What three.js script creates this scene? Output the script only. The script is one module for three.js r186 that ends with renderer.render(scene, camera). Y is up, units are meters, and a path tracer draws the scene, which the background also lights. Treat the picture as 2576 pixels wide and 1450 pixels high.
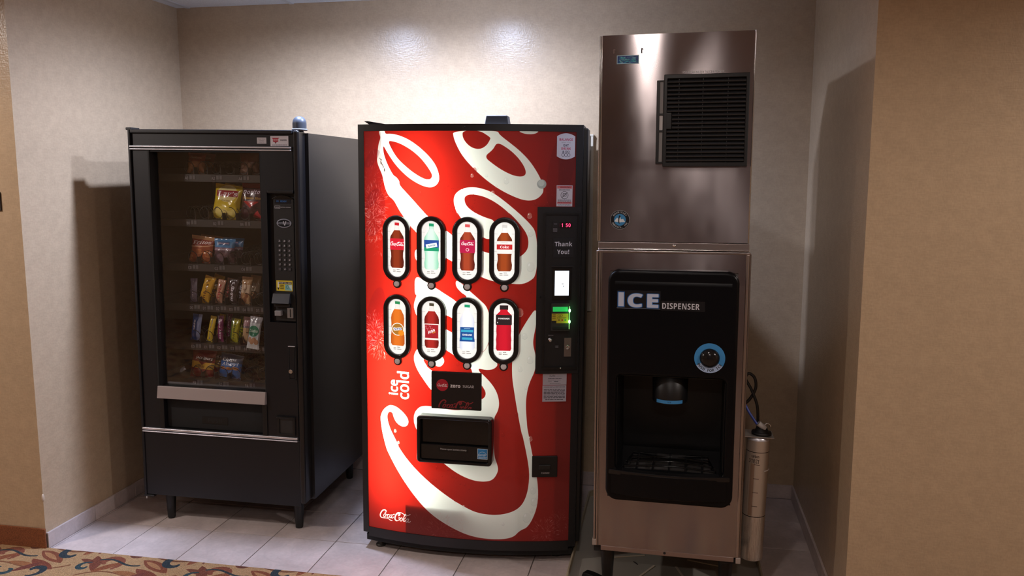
import * as THREE from 'three';
import { RoundedBoxGeometry } from 'three/addons/geometries/RoundedBoxGeometry.js';
import { mergeGeometries } from 'three/addons/utils/BufferGeometryUtils.js';
import { FontLoader } from 'three/addons/loaders/FontLoader.js';
import { TextGeometry } from 'three/addons/geometries/TextGeometry.js';
import { RectAreaLightUniformsLib } from 'three/addons/lights/RectAreaLightUniformsLib.js';

RectAreaLightUniformsLib.init();
const scene = new THREE.Scene();
scene.background = new THREE.Color(0x000000);

// ---------- camera ----------
const camera = new THREE.PerspectiveCamera(2 * Math.atan(725 / 2099.4) * 180 / Math.PI, 2576 / 1450, 0.05, 40);
camera.position.set(2.69, 1.655, 3.398);
camera.rotation.order = 'YXZ';
camera.rotation.set(-0.1343, 0.1898, 0.0003);
scene.add(camera);
const renderer = new THREE.WebGLRenderer({ antialias: true });
renderer.toneMapping = THREE.LinearToneMapping;
renderer.toneMappingExposure = 1.0;
renderer.shadowMap.enabled = true;

// ---------- lights (each lamp's light is added by its own builder) ----------
const ALCOVE_LAMP = { color: 0xcddcff, power: 13.2, at: [[1.03, -0.10], [1.70, -0.14]] };
const HALL_LAMP = { color: 0xfff2ea, power: 5, at: [[2.45, 1.75, 0.44], [-0.9, 1.55, 2.1], [5.1, 2.0, 2.1], [2.75, 4.1, 0.9], [-2.0, 3.6, 0.45]] };  // last lamp is added to brighten what the snack window mirrors
const TUBE = { color: 0xf6fff2, power: 190 };

// ---------- helpers ----------
let seed = 7;
const rnd = () => { seed = (seed * 1664525 + 1013904223) >>> 0; return seed / 4294967296; };
const taken = {};
const numbered = (n) => { if (!(n in taken)) { taken[n] = 0; return n; } taken[n] += 1; return n + '_' + String(taken[n]).padStart(3, '0'); };
function shade(o) { o.traverse((m) => { if (m.isMesh) { m.castShadow = true; m.receiveShadow = true; } }); return o; }
function thing(name, label, category, group) {
  const o = new THREE.Group(); o.name = numbered(name); o.userData = { label, category };
  if (group) o.userData.group = group;
  scene.add(o); return o;
}
function part(name, geo, mat, parent, x = 0, y = 0, z = 0, label) {
  const m = new THREE.Mesh(geo, mat); m.name = name; m.position.set(x, y, z);
  m.castShadow = true; m.receiveShadow = true; if (label) m.userData.label = label;
  parent.add(m); return m;
}
function single(name, geo, mat, label, category, group) {
  const m = new THREE.Mesh(geo, mat); m.name = numbered(name); m.userData = { label, category };
  if (group) m.userData.group = group;
  m.castShadow = true; m.receiveShadow = true; scene.add(m); return m;
}
function struct(name, geo, mat, label, category) {
  const m = new THREE.Mesh(geo, mat); m.name = name; m.userData = { kind: 'structure', label, category };
  m.castShadow = true; m.receiveShadow = true; scene.add(m); return m;
}
const box = (w, h, d, x = 0, y = 0, z = 0) => new THREE.BoxGeometry(w, h, d).translate(x, y, z);
const span = (x0, x1, y0, y1, z0, z1) => box(x1 - x0, y1 - y0, z1 - z0, (x0 + x1) / 2, (y0 + y1) / 2, (z0 + z1) / 2);
const rspan = (x0, x1, y0, y1, z0, z1, r = 0.004, s = 3) => new RoundedBoxGeometry(x1 - x0, y1 - y0, z1 - z0, s, Math.min(r, (x1 - x0) / 2.01, (y1 - y0) / 2.01, (z1 - z0) / 2.01)).translate((x0 + x1) / 2, (y0 + y1) / 2, (z0 + z1) / 2);
const merge = (...g) => mergeGeometries(g.map((q) => { const k = q.index ? q.toNonIndexed() : q; for (const a of Object.keys(k.attributes)) if (!['position', 'normal', 'uv'].includes(a)) k.deleteAttribute(a); return k; }));
const cyl = (r0, r1, h, n = 24) => new THREE.CylinderGeometry(r0, r1, h, n);
const tube = (pts, r, seg = 48, rad = 8) => new THREE.TubeGeometry(new THREE.CatmullRomCurve3(pts.map((p) => new THREE.Vector3(...p))), seg, r, rad);
const lathe = (pts, n = 32) => new THREE.LatheGeometry(pts.map(([x, y]) => new THREE.Vector2(x, y)), n);
const std = (color, roughness = 0.6, metalness = 0, more = {}) => new THREE.MeshPhysicalMaterial({ color, roughness, metalness, ...more });
const lin = (r, g, b) => new THREE.Color().setRGB(r, g, b);
function canvas(w, h, draw) {
  const c = document.createElement('canvas'); c.width = w; c.height = h; const g = c.getContext('2d'); draw(g, w, h);
  const t = new THREE.CanvasTexture(c); t.colorSpace = THREE.SRGBColorSpace; t.magFilter = THREE.LinearFilter; t.anisotropy = 8; return t;
}
const printMat = (w, h, draw, roughness = 0.5, more = {}) => std(0xffffff, roughness, 0, { map: canvas(w, h, draw), ...more });
function text(g, s, x, y, size, color, font = 'bold', family = 'sans-serif', align = 'center', width) {
  g.fillStyle = color; g.font = `${font} ${size}px ${family}`; g.textAlign = align; g.textBaseline = 'middle';
  if (width) g.fillText(s, x, y, width); else g.fillText(s, x, y);
}
const bars = (g, x, y, w, rows, step, hgt, color) => { g.fillStyle = color; for (let i = 0; i < rows; i++) { let k = x; while (k < x + w) { const l = w * (0.06 + 0.12 * rnd()); g.fillRect(k, y + i * step, Math.min(l, x + w - k), hgt); k += l + w * 0.025; } } };
function rr(g, x, y, w, h, r) { g.beginPath(); g.moveTo(x + r, y); g.arcTo(x + w, y, x + w, y + h, r); g.arcTo(x + w, y + h, x, y + h, r); g.arcTo(x, y + h, x, y, r); g.arcTo(x, y, x + w, y, r); g.closePath(); }
// thin printed card lying on the plane z = d of its parent
const card = (name, parent, u0, u1, v0, v1, d, mat, label, t = 0.0012) => part(name, box(u1 - u0, v1 - v0, t), mat, parent, (u0 + u1) / 2, (v0 + v1) / 2, d + t / 2, label);
function roundRect(w, h, r) {
  const s = new THREE.Shape(), a = w / 2, b = h / 2; s.moveTo(-a + r, -b); s.lineTo(a - r, -b); s.absarc(a - r, -b + r, r, -Math.PI / 2, 0); s.lineTo(a, b - r); s.absarc(a - r, b - r, r, 0, Math.PI / 2);
  s.lineTo(-a + r, b); s.absarc(-a + r, b - r, r, Math.PI / 2, Math.PI); s.lineTo(-a, -b + r); s.absarc(-a + r, -b + r, r, Math.PI, Math.PI * 1.5); return s;
}
const holeOf = (s) => new THREE.Path(s.getPoints(12).reverse());
const extrude = (s, depth, bevel = 0, seg = 3, curve = 12) => new THREE.ExtrudeGeometry(s, { depth, bevelEnabled: bevel > 0, bevelThickness: bevel, bevelSize: bevel, bevelOffset: -bevel, bevelSegments: seg, curveSegments: curve });
// planar uv 0..1 over x and y of a shape geometry
function planarUV(g) { g.computeBoundingBox(); const b = g.boundingBox, p = g.attributes.position, uv = []; for (let i = 0; i < p.count; i++) uv.push((p.getX(i) - b.min.x) / (b.max.x - b.min.x), (p.getY(i) - b.min.y) / (b.max.y - b.min.y)); g.setAttribute('uv', new THREE.Float32BufferAttribute(uv, 2)); return g; }
// uv in metres for boxes: by dominant normal
function metreUV(g, k = 1, ox = 0, oy = 0) {
  const p = g.attributes.position, n = g.attributes.normal, uv = [];
  for (let i = 0; i < p.count; i++) {
    const ax = Math.abs(n.getX(i)), ay = Math.abs(n.getY(i)), az = Math.abs(n.getZ(i));
    if (ay > ax && ay > az) uv.push(p.getX(i) * k + ox, p.getZ(i) * k + oy); else if (ax > az) uv.push(p.getZ(i) * k + ox, p.getY(i) * k + oy); else uv.push(p.getX(i) * k + ox, p.getY(i) * k + oy);
  }
  g.setAttribute('uv', new THREE.Float32BufferAttribute(uv, 2)); return g;
}
// value noise for data textures (tiles over n cells)
function noiseTile(n, s) { const v = []; let q = s >>> 0; for (let i = 0; i < n * n; i++) { q = (q * 1664525 + 1013904223) >>> 0; v.push(q / 4294967296); } const sm = (t) => t * t * (3 - 2 * t);
  return (x, y) => { const xi = Math.floor(x), yi = Math.floor(y), fx = sm(x - xi), fy = sm(y - yi), at = (a, b) => v[(((b % n) + n) % n) * n + (((a % n) + n) % n)]; return (at(xi, yi) * (1 - fx) + at(xi + 1, yi) * fx) * (1 - fy) + (at(xi, yi + 1) * (1 - fx) + at(xi + 1, yi + 1) * fx) * fy; }; }
function dataTex(size, fn, srgb = true) {
  const d = new Uint8Array(size * size * 4);
  for (let y = 0; y < size; y++) for (let x = 0; x < size; x++) { const c = fn(x / size, y / size), o = (y * size + x) * 4; d[o] = c[0]; d[o + 1] = c[1]; d[o + 2] = c[2]; d[o + 3] = 255; }
  const t = new THREE.DataTexture(d, size, size); t.wrapS = t.wrapT = THREE.RepeatWrapping; t.magFilter = THREE.LinearFilter; if (srgb) t.colorSpace = THREE.SRGBColorSpace; t.needsUpdate = true; return t;
}
const clamp = (x, a = 0, b = 255) => Math.max(a, Math.min(b, x));

// ---------- surface materials ----------
const nA = noiseTile(64, 11), nB = noiseTile(16, 23), nC = noiseTile(128, 31), nD = noiseTile(8, 47);
const weave = (x, y) => 0.5 * nC(x * 128, y * 64) + 0.5 * nC(x * 32, y * 128);
const wallTex = dataTex(512, (x, y) => { const k = 1 + 0.065 * (weave(x, y) - 0.5) + 0.03 * (nB(x * 16, y * 16) - 0.5); return [clamp(191 * k), clamp(167 * k), clamp(138 * k)]; });
const wallBump = dataTex(512, (x, y) => { const k = 255 * weave(x, y); return [k, k, k]; }, false);
wallTex.repeat.set(2.2, 2.2); wallBump.repeat.set(2.2, 2.2);
const M_wall = std(0xffffff, 0.27, 0, { map: wallTex, bumpMap: wallBump, bumpScale: 0.0004, specularIntensity: 1 });
const ceilTex = dataTex(256, (x, y) => { const k = 226 + 22 * (nC(x * 128, y * 128) - 0.6) ; return [k, k, k + 1]; });
ceilTex.repeat.set(3, 3);
const M_ceil = std(0xffffff, 0.95, 0, { map: ceilTex });
const M_addedDoor = std(lin(0.17, 0.13, 0.125), 0.5);  // dark taupe for the added corridor door
const M_white = std(0xdadada, 0.6), M_grid = std(0xcfcfcf, 0.55);
const tileTex = dataTex(1024, (x, y) => {
  const a = nD(x * 8, y * 8), b = nB(x * 16 + 3, y * 16), c = nA(x * 64, y * 64), d = nC(x * 128, y * 128);
  const vein = Math.pow(1 - Math.abs(2 * nB(x * 16 + 2.2 * a, y * 16 + 2.5 * b) - 1), 6);
  const k = 0.94 + 0.07 * (a - 0.5) + 0.06 * (b - 0.5) + 0.04 * (c - 0.5) + 0.03 * (d - 0.5) - 0.055 * vein * c;
  return [clamp(216 * k), clamp(201 * k), clamp(197 * k)];
});
const M_tile = std(0xffffff, 0.42, 0, { map: tileTex });
const M_grout = std(0x77706e, 0.95);
const M_darkPaint = std(lin(0.0045, 0.0052, 0.0085), 0.42);
const M_black = std(lin(0.006, 0.006, 0.007), 0.4);
const M_gloss = std(lin(0.006, 0.006, 0.007), 0.16);
const M_matte = std(lin(0.009, 0.009, 0.01), 0.8);
const M_alu = std(0xdcdce4, 0.36, 0.7);
const M_chrome = std(0xd8d8d8, 0.12, 1);
const smudge = dataTex(512, (x, y) => { const a = nB(x * 16, y * 4), b = nD(x * 8 + 1, y * 8), c = nA(x * 20, y * 20); const k = clamp(255 * (0.66 + 0.10 * (a - 0.5) + 0.30 * Math.max(0, b - 0.62) + 0.10 * (c - 0.5))); return [k, k, k]; }, false);
const M_steel = std(lin(0.33, 0.295, 0.30), 0.25, 1, { roughnessMap: smudge, anisotropy: 0.96, anisotropyRotation: Math.PI / 2 });
const M_steelEdge = std(lin(0.44, 0.40, 0.39), 0.3, 1);

// ---------- the room ----------
const XL = -0.02, XR = 3.335, ZB = -0.924, ZF = 0.312, ZFR = 0.385, HC = 2.562;
struct('wall_back', metreUV(span(XL - 0.1, XR + 0.1, -0.1, HC + 0.1, ZB - 0.1, ZB)), M_wall, 'beige textured wallpaper wall behind the machines', 'wall');
struct('wall_left', metreUV(span(XL - 0.1, XL, -0.1, HC + 0.1, ZB, ZF)), M_wall, 'beige wallpaper side wall next to the snack machine', 'wall');
struct('wall_right', metreUV(span(XR, XR + 0.1, -0.1, HC + 0.1, ZB, ZFR)), M_wall, 'beige wallpaper side wall beside the ice machine', 'wall');
struct('wall_front_left', metreUV(span(-3.2, XL - 0.1, -0.1, HC + 0.1, ZF - 0.1, ZF)), M_wall, 'tan corridor wall with brown base left of the alcove', 'wall');
struct('wall_front_right', metreUV(span(XR + 0.1, 6.6, -0.1, HC + 0.1, ZFR - 0.1, ZFR)), M_wall, 'tan corridor wall right of the alcove', 'wall');
struct('wall_corridor', metreUV(span(-3.2, 6.6, -0.1, HC + 0.1, 5.2, 5.3)), M_wall, 'tan wall on the far side of the corridor', 'wall');
{
  const d = struct('door_1', span(1.2, 4.1, 0, 2.3, 5.15, 5.2), M_addedDoor, 'wide dark taupe double door across the corridor', 'door');  // added out of view so the ice machine steel mirrors something dark
  for (const x of [1.95, 3.35]) part('added_door_leaf', rspan(x - 0.69, x + 0.69, 0.01, 2.28, 5.12, 5.15, 0.004), M_addedDoor, d);
  for (const x of [2.56, 2.74]) part('handle', rspan(x - 0.01, x + 0.01, 0.9, 1.3, 5.07, 5.09, 0.008), std(0x8a8580, 0.3, 1), d);
}
struct('wall_corridor_left', metreUV(span(-3.3, -3.2, -0.1, HC + 0.1, ZF - 0.1, 5.3)), M_wall, 'tan end wall of the corridor towards the snack machine', 'wall');
struct('wall_corridor_right', metreUV(span(6.6, 6.7, -0.1, HC + 0.1, ZF - 0.1, 5.3)), M_wall, 'tan end wall of the corridor towards the ice machine', 'wall');
// ceiling: slab, lay-in panels and grid bars
{
  const c = struct('ceiling', span(-3.3, 6.7, HC + 0.025, HC + 0.12, ZB - 0.1, 5.3), M_white, 'white suspended ceiling of square panels', 'ceiling');
  const P = 0.61, xs = [], zs = [];
  for (let x = 0.05 - 6 * P; x < 6.7; x += P) xs.push(x);
  for (let z = ZB - 0.13; z < 5.3; z += P) zs.push(z);
  for (let i = 0; i < xs.length - 1; i++) for (let j = 0; j < zs.length - 1; j++) {
    const x0 = Math.max(xs[i] + 0.008, -3.2), x1 = Math.min(xs[i + 1] - 0.008, 6.6), z0 = Math.max(zs[j] + 0.008, ZB), z1 = Math.min(zs[j + 1] - 0.008, 5.2);
    if (z1 < ZF && (x1 < XL || x0 > XR) || x1 <= x0) continue;
    part('panel', metreUV(span(x0, x1, HC + 0.004, HC + 0.02, z0, z1)), M_ceil, c);
  }
  for (const x of xs) if (x > -3.2 && x < 6.6) part('grid_bar', span(x - 0.012, x + 0.012, HC, HC + 0.03, x < XL || x > XR ? ZF : ZB, 5.2), M_grid, c);
  for (const z of zs) if (z > ZB && z < 5.2) part('grid_bar', z < ZF ? span(XL, XR, HC, HC + 0.03, z - 0.012, z + 0.012) : span(-3.2, 6.6, HC, HC + 0.03, z - 0.012, z + 0.012), M_grid, c);
}
// tiled floor of the alcove
{
  const f = struct('floor', span(XL - 0.1, XR + 0.1, -0.08, -0.0035, ZB - 0.1, ZF), M_grout, 'pale grey square tiles with dark joints in the alcove', 'floor');
  const cuts = [XL]; for (let i = 0; i <= 10; i++) cuts.push(i * 0.305); cuts.push(XR);
  const rows = [ZF, 0, -0.305, -0.61, -0.915], g = 0.0022;
  for (let i = 0; i < cuts.length - 1; i++) for (let j = 0; j < 4; j++) {
    const geo = rspan(cuts[i] + (i ? g : 0), cuts[i + 1] - g, -0.012, (rnd() - 0.5) * 0.0006, rows[j + 1] + g, rows[j] - (j ? g : 0), 0.0012, 1);
    part('tile', metreUV(geo, 1.1, rnd() * 3, rnd() * 3), M_tile, f);
  }
}
// patterned carpet of the corridor
const carpetTex = canvas(2048, 1024, (g, w, h) => {
  g.fillStyle = '#c49c6e'; g.fillRect(0, 0, w, h);
  const stroke = (pts, c, l) => { g.strokeStyle = c; g.lineWidth = l; g.lineCap = 'round'; g.beginPath(); g.moveTo(pts[0], pts[1]); g.bezierCurveTo(...pts.slice(2, 8)); g.stroke(); };
  const leaf = (x, y, a, l, wd, c) => { g.save(); g.translate(x, y); g.rotate(a); g.fillStyle = c; g.beginPath(); g.moveTo(0, 0); g.bezierCurveTo(l * 0.25, -wd, l * 0.8, -wd * 0.8, l, 0); g.bezierCurveTo(l * 0.7, wd * 0.6, l * 0.3, wd * 0.7, 0, 0); g.fill(); g.restore(); };
  const curl = (x, y, a, s, c, l) => { g.save(); g.translate(x, y); g.rotate(a); g.strokeStyle = c; g.lineCap = 'round'; for (let k = 0; k < 16; k++) { const t0 = k / 16 * 4.6, t1 = (k + 1.15) / 16 * 4.6, r0 = s * (0.25 + 0.17 * t0), r1 = s * (0.25 + 0.17 * t1); g.lineWidth = l * (0.35 + 0.9 * Math.sin((k + 1) / 17 * Math.PI)); g.beginPath(); g.moveTo(r0 * Math.cos(t0), r0 * Math.sin(t0)); g.lineTo(r1 * Math.cos(t1), r1 * Math.sin(t1)); g.stroke(); } g.restore(); };
  for (let cx = 0; cx < 4; cx++) for (let cy = 0; cy < 2; cy++) for (const ox of [-2048, 0, 2048]) for (const oy of [-1024, 0, 1024]) {
    const x = cx * 512 + ox + (cy % 2) * 180, y = cy * 512 + oy;
    stroke([x, y + 250, x + 150, y + 60, x + 330, y + 430, x + 520, y + 210], '#7c4a30', 12);
    stroke([x + 40, y + 480, x + 190, y + 330, x + 300, y + 560, x + 470, y + 400], '#8a5636', 10);
    leaf(x + 90, y + 180, -0.5, 170, 46, '#84412c'); leaf(x + 120, y + 190, -0.45, 110, 20, '#b4774e'); leaf(x + 250, y + 300, 0.5, 190, 54, '#8c4a30'); leaf(x + 270, y + 310, 0.5, 120, 22, '#c08a5c');
    leaf(x + 20, y + 60, 0.4, 150, 40, '#7a3b34'); leaf(x + 370, y + 110, 2.5, 150, 42, '#9a5a3a'); leaf(x + 420, y + 450, -2.7, 170, 44, '#86432f'); leaf(x + 180, y + 420, 0.1, 140, 30, '#a5693f');
    curl(x + 410, y + 300, 0.6, 74, '#1f3440', 26); curl(x + 110, y + 350, 2.4, 66, '#8c4a34', 30); curl(x + 300, y + 90, 4.0, 60, '#24424c', 24); curl(x + 470, y + 60, 1.2, 54, '#93502f', 24); curl(x + 230, y + 490, 5.2, 50, '#2a4a52', 20);
    leaf(x + 330, y + 20, 0.9, 120, 34, '#8a452e'); leaf(x + 350, y + 30, 0.9, 74, 14, '#c08a5c'); leaf(x + 20, y + 300, 1.1, 150, 40, '#7d3f2c'); leaf(x + 490, y + 180, 1.8, 130, 36, '#9a5638'); leaf(x + 200, y + 140, -1.2, 120, 30, '#a86a44'); leaf(x + 330, y + 400, 2.2, 120, 32, '#7a3b30'); leaf(x + 90, y + 440, -0.9, 130, 34, '#93502f'); leaf(x + 480, y + 340, 0.3, 130, 30, '#7f4430');
    curl(x + 40, y + 130, 1.0, 46, '#8c4a34', 22); curl(x + 350, y + 470, 3.1, 52, '#1f3440', 24); curl(x + 200, y + 250, 5.6, 42, '#6d3a2c', 18); curl(x + 30, y + 400, 0.2, 40, '#24424c', 18); curl(x + 480, y + 260, 2.0, 44, '#7d3f2c', 20);
    stroke([x + 110, y + 60, x + 180, y + 20, x + 230, y + 110, x + 330, y + 50], '#6d4230', 11); stroke([x + 60, y + 330, x + 140, y + 290, x + 180, y + 380, x + 260, y + 350], '#26343c', 12);
    stroke([x + 300, y + 190, x + 360, y + 130, x + 430, y + 200, x + 500, y + 120], '#26343c', 13);
  }
  for (let k = 0; k < 120000; k++) { g.fillStyle = rnd() < 0.5 ? 'rgba(0,0,0,0.10)' : 'rgba(255,236,205,0.10)'; g.fillRect(rnd() * w, rnd() * h, 3, 3); }
});
carpetTex.wrapS = carpetTex.wrapT = THREE.RepeatWrapping;
const pileBump = dataTex(256, (x, y) => { const k = 255 * nC(x * 128, y * 128); return [k, k, k]; }, false); pileBump.repeat.set(6, 12);
struct('carpet', (() => { const g = span(-3.2, 6.6, -0.08, 0.004, ZF, 5.2), p = g.attributes.position, uv = []; for (let i = 0; i < p.count; i++) uv.push(p.getX(i) / 2.0 + 0.13, -p.getZ(i) / 1.0 + 0.05); g.setAttribute('uv', new THREE.Float32BufferAttribute(uv, 2)); return g; })(),
  std(0xffffff, 0.98, 0, { map: carpetTex, bumpMap: pileBump, bumpScale: 0.004, sheen: 0.3, sheenRoughness: 0.6, sheenColor: lin(0.3, 0.25, 0.2) }), 'tan corridor carpet with rust leaves and dark blue scrolls', 'carpet');
// baseboards
{
  const run = (name, x0, x1, z0, z1, along, label) => {
    const b = struct(name, span(x0, x1, 0, 0.068, z0, z1), M_grout, label, 'baseboard'), cuts = along === 'z' ? [z0, ...[-0.61, -0.305, 0].filter((q) => q > z0 && q < z1), z1] : [x0]; if (along === 'x') { for (let q = Math.ceil(x0 / 0.305) * 0.305; q < x1; q += 0.305) cuts.push(q); cuts.push(x1); }
    for (let i = 0; i < cuts.length - 1; i++) { const a = cuts[i] + 0.0012, c = cuts[i + 1] - 0.0012, e = 0.0022;
      if (c - a < 0.01) continue;
      const geo = along === 'z' ? rspan(name.endsWith('left') ? x0 : x0 - e, name.endsWith('left') ? x1 + e : x1, 0.001, 0.073, a, c, 0.002, 1) : rspan(a, c, 0.001, 0.073, z0, z1 + e, 0.002, 1);
      part('tile', metreUV(geo, 1.3, rnd() * 3, rnd() * 3), M_tile, b); }
  };
  run('baseboard_left', XL, XL + 0.009, ZB + 0.012, ZF, 'z', 'grey tile skirting along the wall by the snack machine');
  run('baseboard_right', XR - 0.009, XR, ZB + 0.012, ZFR - 0.002, 'z', 'grey tile skirting along the wall by the ice machine');
  run('baseboard_back', XL, XR, ZB, ZB + 0.009, 'x', 'grey tile skirting along the wall behind the machines');
  const bt = canvas(256, 128, (g, w, h) => { g.fillStyle = '#8a5230'; g.fillRect(0, 0, w, h); for (let k = 0; k < 9000; k++) { g.fillStyle = rnd() < 0.5 ? 'rgba(40,15,5,0.16)' : 'rgba(190,120,70,0.14)'; g.fillRect(rnd() * w, rnd() * h, 3, 2); } });
  bt.wrapS = bt.wrapT = THREE.RepeatWrapping; bt.repeat.set(4, 8);
  const M_base = std(0xffffff, 0.95, 0, { map: bt });
  struct('baseboard_front_left', metreUV(rspan(-3.2, XL + 0.003, 0, 0.094, ZF, ZF + 0.009, 0.003, 1)), M_base, 'brown carpet base along the corridor wall', 'baseboard');
  struct('baseboard_front_right', metreUV(rspan(XR, 6.6, 0, 0.094, ZFR, ZFR + 0.009, 0.003, 1)), M_base, 'brown carpet base along the corridor wall right of the alcove', 'baseboard');
}
// lifted wallpaper flap and scuff at the corner
{
  const s = std(0xcdbba6, 0.8);
  const g = new THREE.SphereGeometry(0.012, 12, 8).scale(0.5, 1.5, 0.6);
  const o = single('wallpaper_tear', g, s, 'small torn curl of wallpaper on the corner above the brown base', 'tear'); o.position.set(XL - 0.001, 0.236, ZF - 0.001);
}
{
  const t = thing('room_sign', 'thin dark framed plate on the corridor wall left of the alcove', 'sign');
  t.position.set(-0.2, 1.545, ZF);
  part('frame', extrude((() => { const s = roundRect(0.18, 0.08, 0.004); s.holes.push(holeOf(roundRect(0.172, 0.072, 0.003))); return s; })(), 0.006), std(0x2a2320, 0.5), t);
  part('plate', box(0.173, 0.073, 0.003), std(0xb9a58c, 0.6), t, 0, 0, 0.0015);
}
// recessed ceiling lamps
function downlight(x, z, lamp, radius, label, group, soft = 0.55) {
  const t = thing('recessed_downlight', label, 'ceiling lamp', group); t.position.set(x, HC, z);
  part('trim_ring', lathe([[radius * 0.98, 0.02], [radius, 0.002], [radius, -0.004], [radius + 0.022, -0.006], [radius + 0.026, 0.001], [radius + 0.026, 0.003]], 40), M_white, t);
  const e = std(0xffffff, 0.6, 0, { emissive: lamp.color, emissiveIntensity: 6 });
  const d = part('diffuser', cyl(radius * 0.97, radius * 0.97, 0.004, 32), e, t, 0, 0.004, 0); d.castShadow = false;
  const s = new THREE.SpotLight(lamp.color, lamp.power, 0, 1.5, soft, 2);
  s.position.set(0, -0.012, 0); s.target.position.set(0, -1, 0); s.castShadow = true; s.shadow.radius = radius / 0.02; s.shadow.bias = -0.0005; s.shadow.mapSize.set(2048, 2048);
  t.add(s); t.add(s.target);
}
ALCOVE_LAMP.at.forEach(([x, z], i) => downlight(x, z, ALCOVE_LAMP, 0.045, i ? 'round white ceiling lamp over the red drinks machine' : 'round white ceiling lamp over the snack machine'));
HALL_LAMP.at.forEach(([x, z, k]) => downlight(x, z, { ...HALL_LAMP, power: HALL_LAMP.power * k }, 0.07, 'round white ceiling lamp in the corridor', 'corridor ceiling lamps', 0.25));

// ---------- snack vending machine ----------
function pose(o, p) { o.position.set(p[0], 0, p[1]); o.rotation.order = 'YXZ'; o.rotation.set(0, p[2], p[3]); o.updateMatrix(); return o; }
const SNACK = [0.2328, -0.0419, 0.0182, -0.0139], COKE = [1.3655, 0.0265, 0.0468, -0.0103], ICE = [2.4154, 0.2724, -0.0281, 0.002];
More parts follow.
